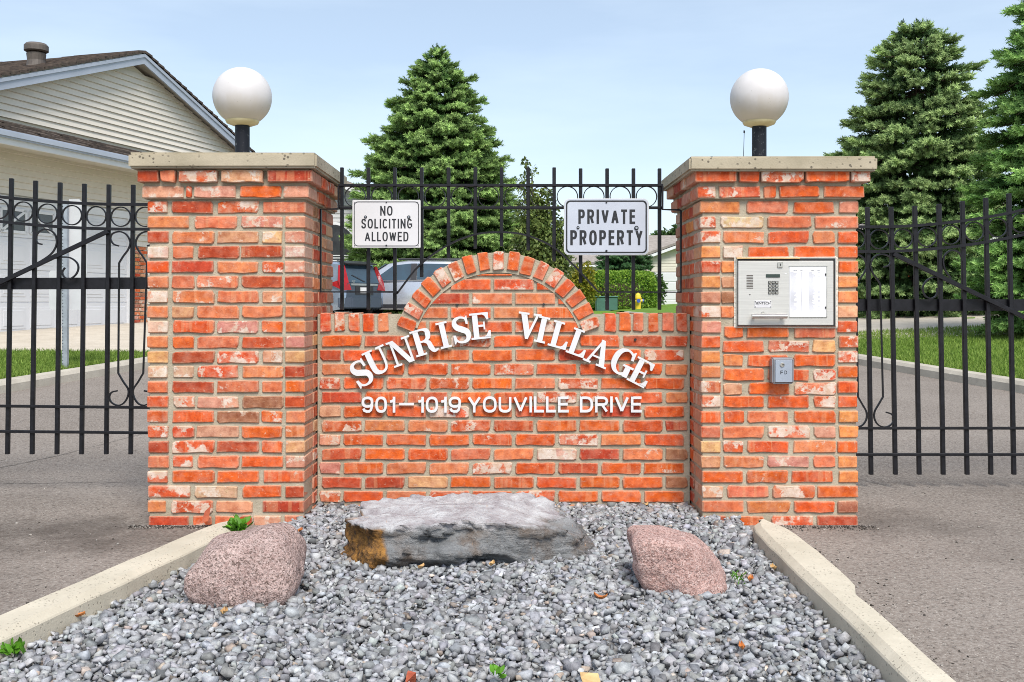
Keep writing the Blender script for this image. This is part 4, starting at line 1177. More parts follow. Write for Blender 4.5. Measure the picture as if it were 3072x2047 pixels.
# ------------------------------------------------------------------ gates
rm_g = ring_mesh(.0565, .0065, .012)
def gate(side):
    left = side < 0
    Y = 5.86 if left else 6.0
    if left:
        rail = lambda x: 614 - .000144 * (max(min(x, 400), -640) - 400) ** 2
        xt = [34.6, 107, 180.5, 253.5, 327, 400]; xb = [22.3, 96, 170.5, 244.6, 318.7, 392]
        xt = [34.6 - 73.2 * i for i in range(13, 0, -1)] + xt + [473, 546]; xb = [22.3 - 74 * i for i in range(13, 0, -1)] + xb + [466, 540]
        bot, b1, b2, m0, m1 = 1363, 1224, 1300, 832, 867
        label = 'left black iron driveway gate with rings and a rising diagonal brace'; loc = P(0, bot, Y)
        slope = -.013
    else:
        rail = lambda x: 681 - .00025 * (min(max(x, 2620), 3500) - 2620) ** 2
        xt = [2600.8, 2672, 2743, 2816, 2886, 2956, 3025.6]; xb = [2612.7, 2685.5, 2757, 2829, 2900.7, 2972, 3041]
        xt = [2460, 2530] + xt + [3025.6 + 71 * i for i in range(1, 13)]; xb = [2469, 2541] + xb + [3041 + 71.5 * i for i in range(1, 13)]
        bot, b1, b2, m0, m1 = 1424, 1285, 1364, 898, 933
        label = 'right black iron driveway gate with rings and a falling diagonal brace'; loc = P(3000, bot, Y)
        slope = -.004
    rt = root('iron_gate', label, 'gate', loc, 'iron driveway gates')
    lean = lambda x, y: x + (xb[-1] - xt[-1]) * 0
    def bx(i, y): return xt[i] + (xb[i] - xt[i]) * (y - 560) / (1400 - 560)
    for i in range(len(xt)):
        top = rail(xt[i]) - 59
        p0, p1 = P(bx(i, bot), bot - (slope * 0) * (xt[i] - xt[-1]), Y), P(bx(i, top), top, Y)
        m = MB(); m.bar(p0, p1, .0225 if left else .0245, .0225); m.build('bar', M['iron'], rt, bevel=.002)
    xl, xr = xb[0] - 10, xb[-1] + 10
    for off in (0, 74):
        pts = [P(x, rail(x) + off, Y - .016) for x in np.linspace(xl, xr, 60)]
        m = MB(); m.sweep(pts, .0172, .012); m.build('rail', M['iron'], rt)
    for y in (b1, b2):
        m = MB(); m.sweep([P(xl, y + (slope * (xl - 200) if left else 0) * -1, Y - .017), P(xr, y + (slope * (xr - 200) if left else 0) * -1 * 0 , Y - .017)], .0168, .012); m.build('rail', M['iron'], rt, bevel=.002)
    ya, yb_ = m0, m1
    p, q = P(xl, yb_ + (6 if left else 0), Y + .02), P(xr, ya, Y + .02)
    m = MB(); m.add([(xx, yy, zz) for xx, zz in ((p.x, p.z), (q.x, P(0, yb_, Y + .02).z), (q.x, q.z), (p.x, P(0, ya + (6 if left else 0), Y + .02).z)) for yy in (Y + .014, Y + .022)],
                    [(0, 2, 4, 6), (7, 5, 3, 1), (0, 1, 3, 2), (2, 3, 5, 4), (4, 5, 7, 6), (6, 7, 1, 0)])
    m.build('middle_plate', M['iron'], rt)
    for i in range(len(xt) - 1):
        xm = (bx(i, 640) + bx(i + 1, 640)) / 2
        link('ring', rm_g, rt, P(xm, rail(xm) + 37, Y))
    if left: d0, d1 = Q('c4', 1105, 525, Y - .02), Q('c4', 0, 1050, Y - .02); d1 = d0 + (d1 - d0) * 2.6
    else: d0, d1 = Q('c5', 470, 790, Y - .02), Q('c5', 2007, 1535, Y - .02); d1 = d0 + (d1 - d0) * 1.9
    m = MB(); m.bar(d0, d1, .026, .016); m.build('brace', M['iron'], rt, bevel=.002)
    def scroll(reg, pts, n=6):
        m = MB(); m.sweep(catmull([Q(reg, x, y, Y - .012) for x, y in pts], n), .0085, .012); m.build('scroll', M['iron'], rt)
    if left:
        scroll('c4', [(330, 880), (450, 812), (535, 745), (578, 660), (572, 580), (530, 525), (455, 506), (392, 540), (368, 595), (385, 645), (432, 660)])
        scroll('c4', [(560, 802), (640, 790), (720, 798), (785, 845), (802, 905), (775, 970), (715, 1012), (660, 995), (638, 945), (665, 898)])
        def lyre(mir):
            f = (lambda x: x) if not mir else (lambda x: 2 * 1360 - x)
            g2 = (lambda x: x) if not mir else (lambda x: 2 * 879 - x)
            top = [Q('c4', f(x), y, Y - .012) for x, y in [(1215, 676), (1160, 655), (1130, 600), (1152, 550), (1225, 530), (1295, 562), (1332, 640), (1310, 712), (1260, 782), (1218, 850)]]
            bt = [Q('r4', g2(x), y, Y - .012) for x, y in [(795, 985), (830, 1045), (862, 1095), (858, 1145), (830, 1188), (790, 1202), (750, 1182), (735, 1148), (750, 1115), (790, 1104)]]
            pts = catmull(top, 6) + catmull(bt, 6)
            m = MB(); m.sweep(pts, .0085, .012); m.build('scroll', M['iron'], rt)
        lyre(False); lyre(True)
    else:
        scroll('c5', [(1150, 1080), (1095, 1010), (1062, 930), (1058, 860), (1088, 790), (1155, 750), (1230, 768), (1272, 825), (1280, 880)])
        scroll('c5', [(1070, 1095), (1010, 1070), (940, 1066), (870, 1100), (822, 1165), (818, 1225), (848, 1288), (905, 1315), (958, 1298), (985, 1250), (982, 1190)])
        def lyre(mir):
            s = -1 if mir else 1
            top = [(1405 - 1250, 215), (1392 - 1250, 270), (1345 - 1250, 285), (1385 - 1250, 240), (1355 - 1250, 200), (1325 - 1250, 188), (1280 - 1250, 215), (1262 - 1250, 260), (1285 - 1250, 320), (1330 - 1250, 385)]
            top = [(100, 272), (135, 262), (152, 232), (138, 200), (90, 186), (40, 205), (14, 255), (28, 310), (58, 352), (80, 388)]
            bt = [(84, 1145), (55, 1195), (28, 1245), (28, 1295), (55, 1335), (100, 1348), (140, 1330), (158, 1295), (142, 1262), (104, 1248)]
            pts = catmull([Q('r6', 1248 + s * x, y, Y - .012) for x, y in top], 6) + catmull([Q('r6', 1262 + s * x - (6 if not mir else 6) * 0, y, Y - .012) for x, y in bt], 6)
            m = MB(); m.sweep(pts, .0085, .012); m.build('scroll', M['iron'], rt)
        lyre(False); lyre(True)
gate(-1); gate(1)

# ------------------------------------------------------------------ gravel bed, kerbs, rocks
kz = .10
lo = [(-1.356 + .22 * (4.70 - y) * -1, y) for y in (4.78, 4.2, 3.6, 3.0, 2.4, 1.5, .4, -1)]
def kerb_line(p0, p1, w_out, label):
    pass
def bed_kerb(outer, inner):
    m = MB(); n = len(outer); vv = []; ff = []
    for (ox, oy), (ix, iy) in zip(outer, inner):
        d = Vector((ix - ox, iy - oy, 0)).normalized()
        vv += [(ox - d.x * .012, oy - d.y * .012, -.05), (ox, oy, kz - .022), (ox + d.x * .02, oy + d.y * .02, kz), (ix - d.x * .03, iy - d.y * .03, kz + .004), (ix - d.x * .004, iy - d.y * .004, kz - .014), (ix, iy, kz - .02), (ix + d.x * .006, iy + d.y * .006, -.05)]
    for i in range(n - 1):
        for k in range(6): ff.append((i * 7 + k, i * 7 + k + 1, (i + 1) * 7 + k + 1, (i + 1) * 7 + k))
    ff += [tuple(range(6, -1, -1)), tuple((n - 1) * 7 + k for k in range(7))]
    m.add(vv, ff); return m.build('kerb', M['kerb'], kind='structure')
def lerp_line(pts, ys_):
    pts = sorted(pts, key=lambda p: p[1])
    xs_ = np.interp(ys_, [p[1] for p in pts], [p[0] for p in pts]); return list(zip(xs_, ys_))
ysl = np.r_[4.66, 4.60, 4.5:0.5:-0.14, .2, -1.2]
jl = NR.uniform(-.003, .003, len(ysl))
L_out = [(-2.44, -.2), (-1.67, 3.27), (-1.40, 4.50), (-1.365, 4.60), (-1.315, 4.66)]; L_in = [(-2.22, -.2), (-1.552, 3.035), (-1.264, 4.425), (-1.235, 4.60), (-1.255, 4.66)]
L_out[0] = (-1.67 - .2196 * (3.27 + 1.2), -1.2); L_in[0] = (-1.552 - .2072 * (3.035 + 1.2), -1.2)
lo = [(x + j, y) for (x, y), j in zip(lerp_line(L_out, ysl), jl)]; li = [(x + j, y) for (x, y), j in zip(lerp_line(L_in, ysl), jl)]
bed_kerb(lo, li)
ysr = np.r_[4.66, 4.6, 4.5:0.5:-0.14, .2, -1.2]
jr = NR.uniform(-.003, .003, len(ysr))
R_out = [(1.165, 4.66), (1.215, 4.6), (1.25, 4.5), (1.262, 4.3), (1.262, 3.68), (1.235, 3.60), (1.21, 3.52), (1.215, 3.4), (1.207, 2.669), (1.19, -1.2)]
R_in = [(1.14, 4.66), (1.11, 4.6), (1.095, 4.5), (1.085, 4.3), (1.078, 2.669), (1.06, -1.2)]
ro = [(x + j, y) for (x, y), j in zip(lerp_line(R_out, ysr), jr)]; ri = [(x + j, y) for (x, y), j in zip(lerp_line(R_in, ysr), jr)]
bed_kerb(ro, ri)
def bed_x(y):
    if y > 5.0: return pL[3] + .005, pR[2] - .005
    a = np.interp(y, [-1.2, 3.035, 4.425, 4.8, 5.0], [-1.552 - .2072 * 4.235, -1.552, -1.264, -1.16, -1.06])
    b = np.interp(y, [-1.2, 2.669, 4.3, 4.6, 4.8, 5.0], [1.06, 1.078, 1.085, 1.11, 1.14, 1.14]); return a, b
V, Fc = grid(np.linspace(0, 1, 6), np.r_[-1.2, 0, 1, 2, 3, 3.5, 4, 4.4, 4.8, 4.995, 5.0, 5.31], lambda u, v: (bed_x(v)[0] * (1 - u) + bed_x(v)[1] * u, v, .012))
np_mesh('gravel_base', V, Fc, M['soil'], kind='structure')
# crushed stone
def stone_template(rr):
    bm = bmesh.new()
    sh = (1.0, rr.uniform(.62, .92), rr.uniform(.42, .75)); sk = rr.uniform(-.45, .45)
    for cx_ in (-1, 1):
        for cy_ in (-1, 1):
            for cz_ in (-1, 1):
                if rr.random() < .16: continue
                k = rr.uniform(.50, .84)
                bm.verts.new(Vector(((cx_ * k + sk * cz_ * .4) * sh[0], cy_ * rr.uniform(.45, .85) * sh[1], cz_ * rr.uniform(.5, .8) * sh[2])))
    for _ in range(2):
        v = Vector((rr.gauss(0, 1), rr.gauss(0, 1), rr.gauss(0, 1))).normalized(); bm.verts.new(Vector((v.x * sh[0], v.y * sh[1], v.z * sh[2])) * .95)
    ret = bmesh.ops.convex_hull(bm, input=bm.verts)
    bmesh.ops.delete(bm, geom=[e for e in ret['geom_interior'] if isinstance(e, bmesh.types.BMVert)], context='VERTS')
    bmesh.ops.triangulate(bm, faces=bm.faces); bmesh.ops.recalc_face_normals(bm, faces=bm.faces)
    bm.verts.ensure_lookup_table(); bm.verts.index_update()
    TV = np.array([v.co[:] for v in bm.verts]); TF = np.array([[v.index for v in f.verts] for f in bm.faces]); bm.free(); return TV, TF
temps = [stone_template(random.Random(100 + i)) for i in range(24)]
N = 33000
yy = 1.6 + (5.30 - 1.6) * NR.random(N * 2) ** 0.95
xx = np.zeros_like(yy)
for i, y in enumerate(yy):
    a, b = bed_x(y); xx[i] = a + .006 + (b - a - .012) * NR.random()
xx, yy = xx[:N], yy[:N]
Vs, Fs, Cs = [], [], []; nb = 0
layer = NR.integers(0, 3, N)
zz = .008 + layer * .009 + NR.random(N) * .010 + .012 * np.clip((yy - 4.3) / 1.0, 0, 1)
sz = np.clip(NR.lognormal(math.log(.0142), .34, N), .006, .028)
shade = np.clip(NR.normal(.325, .085, N), .13, .58)
tint = np.stack([shade * NR.normal(.985, .02, N), shade * NR.normal(1.0, .012, N), shade * NR.normal(1.025, .03, N)], 1)
warm = NR.random(N) < .035
tint[warm] = tint[warm] * np.array([1.22, 1.0, .82]); 
for t_i, (TV, TF) in enumerate(temps):
    idx = np.where(np.arange(N) % len(temps) == t_i)[0]
    dirs = np.stack([NR.normal(0, .42, len(idx)), NR.normal(0, .42, len(idx)), np.ones(len(idx))], 1)
    pos = np.stack([xx[idx], yy[idx], zz[idx]], 1)
    V, Fc = scatter(TV, TF, pos, dirs, sz[idx] * NR.uniform(.85, 1.25, len(idx)))
    Vs.append(V); Fs.append(Fc + nb); nb += len(V); Cs.append(np.repeat(tint[idx], len(TV), 0))
o = np_mesh('gravel', np.concatenate(Vs), np.concatenate(Fs), M['gravel'], np.concatenate(Cs), kind='stuff')
tag(o, 'loose grey crushed stone filling the bed in front of the wall', 'gravel')

def fbm(p, seed, octs=4, s0=3.0, gain=.5):
    from mathutils import noise as mn
    return np.array([sum(mn.noise(Vector((q[0] * s0 * 2 ** o + seed, q[1] * s0 * 2 ** o, q[2] * s0 * 2 ** o))) * gain ** o for o in range(octs)) for q in p])
def rock(name, sil, Yc, planes, pw, subd, stretch, mat, label, namp, ns, strata=0.0, seed=1, cD=None):
    pts = [P(x * 1.3056, y * 1.3056, Yc) for x, y in sil]
    c = P(cD[0] * 1.3056, cD[1] * 1.3056, Yc)
    pl = []
    n = len(pts)
    for i in range(n):
        a, b = pts[i], pts[(i + 1) % n]; e = b - a; nn = Vector((-e.z, 0, e.x)).normalized(); d = nn.dot(a - c)
        if d < 0: nn = -nn; d = -d
        pl.append((nn, d))
    pl += [(Vector(v).normalized(), d) for v, d in planes]
    bm = bmesh.new(); bmesh.ops.create_icosphere(bm, subdivisions=subd, radius=1)
    D_ = np.array([v.co[:] for v in bm.verts]) * np.array(stretch); D_ /= np.linalg.norm(D_, axis=1, keepdims=True)
    acc = np.zeros(len(D_))
    for nn, d in pl: acc += np.clip(D_ @ np.array(nn[:]) / d, 0, None) ** pw
    r = acc ** (-1 / pw); Pp = D_ * r[:, None]
    f = fbm(Pp, seed, 4, ns); Pp = Pp + D_ * (f * namp)[:, None]
    if strata:
        st = fbm(Pp * np.array([1.2, 1.2, 14]), seed + 9, 3, 2.2); Pp[:, :2] += (D_[:, :2] * (st * strata)[:, None])
    Fc = np.array([[v.index for v in f_.verts] for f_ in bm.faces]); bm.free()
    o = np_mesh(name, Pp + np.array(c[:]), Fc, mat, smooth=True); tag(o, label, 'rock'); return o
rock('boulder', [(432, 1310), (440, 1275), (470, 1246), (545, 1222), (645, 1208), (692, 1235), (710, 1292), (696, 1355), (640, 1402), (570, 1424), (488, 1408), (442, 1362)], 3.74,
     [((0, -1, .25), .18), ((0, -.8, -.4), .19), ((0, 1, 0), .2), ((.3, -.8, .5), .19)], 6, 5, (1.4, 1, 1), M['granite_brown'],
     'rounded brown speckled boulder on the gravel beside the left kerb', .034, 5, seed=3, cD=(571, 1310))
rock('boulder', [(1438, 1222), (1500, 1215), (1590, 1235), (1632, 1265), (1672, 1335), (1660, 1360), (1580, 1395), (1500, 1388), (1462, 1335), (1440, 1270)], 3.86,
     [((0, -1, .2), .15), ((-.3, -.8, -.4), .16), ((0, 1, 0), .17), ((.4, -.8, .3), .155)], 8, 5, (1.3, 1, 1), M['granite_pink'],
     'pink granite boulder with a flat left side near the right kerb', .026, 6, seed=5, cD=(1553, 1300))
def slab_rock():
    from mathutils import noise as mn
    ol = [(-.550, 4.115, .192), (-.635, 4.22, .200), (-.722, 4.40, .150), (-.700, 4.60, .205), (-.45, 4.72, .205), (-.10, 4.79, .212), (.10, 4.77, .205), (.245, 4.70, .168), (.350, 4.55, .118), (.385, 4.42, .075), (.30, 4.24, .120), (.16, 4.145, .178), (-.02, 4.105, .200), (-.20, 4.09, .215), (-.40, 4.095, .198)]
    c = Vector((-.19, 4.46)); N = 220
    per = [0]
    for i in range(len(ol)): per.append(per[-1] + (Vector(ol[i][:2]) - Vector(ol[(i + 1) % len(ol)][:2])).length)
    L_ = per[-1]; xs_ = [o[0] for o in ol] + [ol[0][0]]; ys_ = [o[1] for o in ol] + [ol[0][1]]; zs_ = [o[2] for o in ol] + [ol[0][2]]
    d = np.linspace(0, L_, N, endpoint=False); ox, oy, oz = np.interp(d, per, xs_), np.interp(d, per, ys_), np.interp(d, per, zs_)
    V = []; K1, K2 = 18, 22
    def nz(x, y, z, s): return mn.noise(Vector((x * s, y * s, z * s)))
    for k in range(K1):
        t = k / (K1 - 1)
        for i in range(N):
            zt = oz[i] + .020 * nz(ox[i], oy[i], 0, 7) + .014 * nz(ox[i], oy[i], 3, 24)
            z = -.03 + (zt + .03) * t
            led = nz(ox[i] * .8, oy[i] * .8, z * 5 + 1.7, 3.2)                      # broken ledges
            st = math.floor((led + 1) * 3) / 3 - .85
            px_ = ox[i] + .018 * nz(ox[i], oy[i], z * 2, 11)
            if oy[i] < 4.35:
                edge = -.42 + .45 * max(0, z - .06) + (.10 if z > .15 else 0)
                if px_ < edge: st += .62                                        # the block left standing proud
                ar = ((px_ + .09) / .15) ** 2 + ((z + .01) / .085) ** 2
                if ar < 1: st -= .55 * min(1, (1 - ar) * 5)                     # scalloped hollow at the foot
            r = 1.0 + .095 * st + .030 * nz(ox[i], oy[i], z, 7) + .014 * nz(ox[i], oy[i], z * 3, 28) - .045 * t ** 3 - .02 * (1 - t) ** 4
            dirx, diry = ox[i] - c.x, oy[i] - c.y; ln = math.hypot(dirx, diry); q = (r - 1) * .80
            V.append((ox[i] + dirx / ln * q, oy[i] + diry / ln * q, z))
    base = V[-N:]
    for k in range(1, K2):
        t = k / K2; f = 1 - t
        for i in range(N):
            bx_, by_, bz_ = base[i]
            x, y = c.x + (bx_ - c.x) * f, c.y + (by_ - c.y) * f
            zc = .205; z = bz_ + (zc - bz_) * min(1, t * 1.5)
            lay = nz(x, y * 1.6, 0, 5) * .014 + nz(x, y * 2, 5, 14) * .008
            lay = lay * .5 + math.floor(lay / .006) * .003
            z += lay * min(1, t * 5) + .004 * nz(x, y, 9, 40)
            V.append((x, y, z))
    V.append((c.x, c.y, .205)); Fq = []
    R_ = K1 + K2 - 1
    for k in range(R_ - 1):
        for i in range(N): Fq.append((k * N + i, k * N + (i + 1) % N, (k + 1) * N + (i + 1) % N, (k + 1) * N + i))
    tri = [(a_, b_, c_) for a_, b_, c_, d_ in Fq] + [(a_, c_, d_) for a_, b_, c_, d_ in Fq]
    tri += [((R_ - 1) * N + i, (R_ - 1) * N + (i + 1) % N, len(V) - 1) for i in range(N)]
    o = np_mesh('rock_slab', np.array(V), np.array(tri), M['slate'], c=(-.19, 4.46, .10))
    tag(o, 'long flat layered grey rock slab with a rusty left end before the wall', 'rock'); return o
slab_rock()

# small litter on the gravel
def leaf_curl(m, c, L_, w, yaw, lift):
    d = Vector((math.cos(yaw), math.sin(yaw), 0)); s = Vector((-d.y, d.x, 0)); vv = []; ff = []
    for i in range(6):
        t = i / 5; ww = w * math.sin(math.pi * (.08 + .86 * t)); cz = lift * (1 - (2 * t - 1) ** 2) * -1 + lift
        p = Vector(c) + d * (t - .5) * L_
        vv += [p - s * ww + Vector((0, 0, cz + .010)), p + Vector((0, 0, cz)), p + s * ww + Vector((0, 0, cz + .010))]
    for i in range(5):
        for k in range(2): ff.append((3 * i + k, 3 * i + k + 1, 3 * i + 3 + k + 1, 3 * i + 3 + k))
    m.add(vv, ff)
def gp(dx, dy, z=.04):
    Y = (CAMZ - z) * 2300 / (dy - 695); return Vector(((dx - 1176.5) / 2300 * Y, Y, z))
LEAF = [(690, 1222, 'leaf_orange', 'orange dry leaf on the gravel just right of the brown boulder top'), (515, 1410, 'leaf_tan', 'curled tan leaf at the foot of the brown boulder'),
        (176, 1418, 'leaf_orange', 'long orange leaf against the left kerb'), (1130, 1300, 'leaf_tan', 'tan leaf standing against the front foot of the rock slab'),
        (968, 1306, 'leaf_tan', 'pale crumpled leaf before the middle of the slab'),
        (1380, 1377, 'leaf_orange', 'small rust leaf left of the pink boulder foot'), (1483, 1164, 'leaf_tan', 'yellow leaf at the foot of the wall right of the slab'),
        (1778, 1309, 'leaf_tan', 'yellow leaf beside the right kerb'), (1724, 1335, 'leaf_orange', 'brown leaf over the grass tuft by the pink boulder'),
        (1705, 1492, 'leaf_orange', 'orange leaf on the gravel at lower right')]
for dx, dy, mt, lb in LEAF:
    m = MB(); leaf_curl(m, gp(dx, dy, .046), R.uniform(.04, .06), R.uniform(.009, .014), R.uniform(0, 3.1), R.uniform(.006, .014))
    tag(m.build('fallen_leaf', M[mt]), lb, 'leaf', 'fallen leaves on the gravel')
def chip(dx, dy, mt, s, lb, name, cat, z=.045):
    TV, TF = stone_template(random.Random(dx)); m = MB(); c = gp(dx, dy, z)
    m.add([Vector((v[0] * s[0], v[1] * s[1], v[2] * s[2])) + c for v in TV], [tuple(f) for f in TF]); tag(m.build(name, M[mt]), lb, cat)
chip(945, 1556, 'chip', (.024, .02, .034), 'red brick chip on the gravel at the bottom middle', 'brick_chip', 'brick chip')
chip(1357, 1560, 'chip_tan', (.034, .025, .03), 'tan spotted stone on the gravel at the bottom right of centre', 'stone', 'stone')
m = MB(); c = P(473 * 1.3056, 1197 * 1.3056, 4.955)
m.add([c + Vector(v) for v in ((-.022, 0, -.008), (.014, -.008, .0), (.026, 0, .075), (-.008, .008, .045), (.0, .02, .0))], [(0, 1, 3), (1, 2, 3), (1, 4, 2), (4, 0, 3), (4, 3, 2), (0, 4, 1)])
tag(m.build('brick_shard', M['chip']), 'orange brick shard leaning on the foot of the left pillar', 'brick chip')
def weed(c, n, s, lb, name='weed', blades=False):
    pos, dr = [], []
    TV = np.array([(0, 0, 0), (-.22, .02, .35), (.22, .02, .35), (-.2, -.03, .7), (.2, -.03, .7), (0, 0, 1.0), (0, -.06, .4), (0, -.1, .7)]); TF = np.array([(0, 1, 6), (0, 6, 2), (1, 3, 7), (1, 7, 6), (2, 6, 7), (2, 7, 4), (3, 5, 7), (4, 7, 5)])
    if blades: TV = TV * np.array([.25, 1, 1])
    for i in range(n):
        a = R.uniform(0, 6.28); e = R.uniform(.25, 1.2)
        pos.append((c.x + R.gauss(0, s * .32), c.y + R.gauss(0, s * .26), c.z + R.uniform(0, s * .8))); dr.append((math.cos(a) * math.cos(e), math.sin(a) * math.cos(e), math.sin(e)))
    V, Fc = scatter(TV, TF, np.array(pos), np.array(dr), NR.uniform(.7, 1.2, n) * s)
    k = np.repeat(NR.uniform(.7, 1.3, n), len(TV))[:, None]
    tag(np_mesh(name, V, Fc, M['leaves'], np.array([[.10, .27, .02]]) * k), lb, 'weed')
weed(P(545 * 1.3056, 1225 * 1.3056, 4.5), 60, .05, 'leafy green weed at the kerb end behind the brown boulder')
weed(gp(30, 1512, .03), 26, .038, 'leafy green weed by the kerb in the lower left corner')
weed(gp(1141, 1560, .045), 12, .03, 'small green sprout in the gravel at the bottom middle')
weed(gp(1693, 1345, .035), 22, .04, 'thin grass tuft beside the pink boulder', 'grass_tuft', True)

# grit, grains and crumbs lying on the asphalt along the kerbs and at the pillar feet
def grit(n, fn, lab, dark):
    pos = np.array([fn() for _ in range(n)]); TV, TF = temps[3]
    dr = np.stack([NR.normal(0, .6, n), NR.normal(0, .6, n), np.ones(n)], 1); sc = np.clip(NR.lognormal(math.log(.0035), .45, n), .0016, .011)
    V, Fc = scatter(TV, TF, pos, dr, sc); k = NR.uniform(.6, 1.3, (n, 1)); w = (NR.random((n, 1)) < dark)
    col = np.where(w, np.array([[.07, .06, .05]]), np.array([[.40, .37, .33]])) * k
    tag(np_mesh('grit', V, Fc, M['gravel'], np.repeat(col, len(TV), 0), kind='stuff'), lab, 'grit')
def gl():
    y = NR.uniform(2.4, 4.7); x = np.interp(y, [3.27, 4.6], [-1.67, -1.37]) - abs(NR.normal(0, .10)) - .012; return (x, y, .002)
def gr():
    y = NR.uniform(2.4, 4.65); x = np.interp(y, [2.669, 3.4, 4.5], [1.18, 1.215, 1.25]) + abs(NR.normal(0, .10)) + .012; return (x, y, .002)
def gpl(): return (NR.uniform(-1.9, -1.38), 4.98 - abs(NR.normal(0, .035)), .003)
def gpr(): return (NR.uniform(1.26, 1.80), 4.98 - abs(NR.normal(0, .045)), .003)
def gall(): return (NR.uniform(1.3, 4.5), NR.uniform(3.0, 6.5), .002) if NR.random() < .5 else (-NR.uniform(1.75, 4.5), NR.uniform(3.0, 6.5), .002)
grit(500, gl, 'fine grit on the asphalt along the left bed kerb', .5); grit(500, gr, 'fine grit on the asphalt along the right bed kerb', .4)
grit(420, gpl, 'dark crumbs and grit at the foot of the left pillar', .75); grit(420, gpr, 'dark crumbs and grit at the foot of the right pillar', .7)
grit(700, gall, 'scattered loose grains on the asphalt before the gates', .35)

# ------------------------------------------------------------------ trees
def sprig_template():
    n = 5; V = [(0, 0, 0)]
    for i, (r, z) in enumerate(((.26, .22), (.34, .50), (.22, .80))):
        for k in range(n):
            a = 2 * math.pi * (k + .5 * (i % 2)) / n; V.append((r * math.cos(a), r * math.sin(a), z + (.14 if k % 2 else -.02)))
    V.append((0, 0, 1.08)); Fs = []
    for k in range(n): Fs.append((0, 1 + (k + 1) % n, 1 + k))
    for i in range(2):
        for k in range(n):
            a, b = 1 + i * n + k, 1 + i * n + (k + 1) % n; c, d = a + n, b + n
            Fs += [(a, b, d), (a, d, c)]
    for k in range(n): Fs.append((1 + 2 * n + k, 1 + 2 * n + (k + 1) % n, 1 + 3 * n))
    return np.array(V), np.array(Fs)
def star_template():
    """a shoot of needles: thin blades fanned round an axis"""
    V, Fs = [], []
    for i in range(15):
        a = i * 2.4; z = .06 + .80 * i / 15; L_ = .40 * (1 - .3 * i / 15)
        b = np.array([0, 0, z]); d = np.array([math.cos(a) * .8, math.sin(a) * .8, .62]); s = np.array([-math.sin(a), math.cos(a), 0]) * .075
        k = len(V); V += [b - s, b + s, b + d * L_]; Fs.append((k, k + 1, k + 2))
    k = len(V); V += [np.array([-.05, 0, 0]), np.array([.05, 0, 0]), np.array([0, 0, 1.15]), np.array([0, -.05, 0]), np.array([0, .05, 0])]; Fs += [(k, k + 1, k + 2), (k + 3, k + 4, k + 2)]
    return np.array(V), np.array(Fs)
SPV, SPF = sprig_template(); STV, STF = star_template()

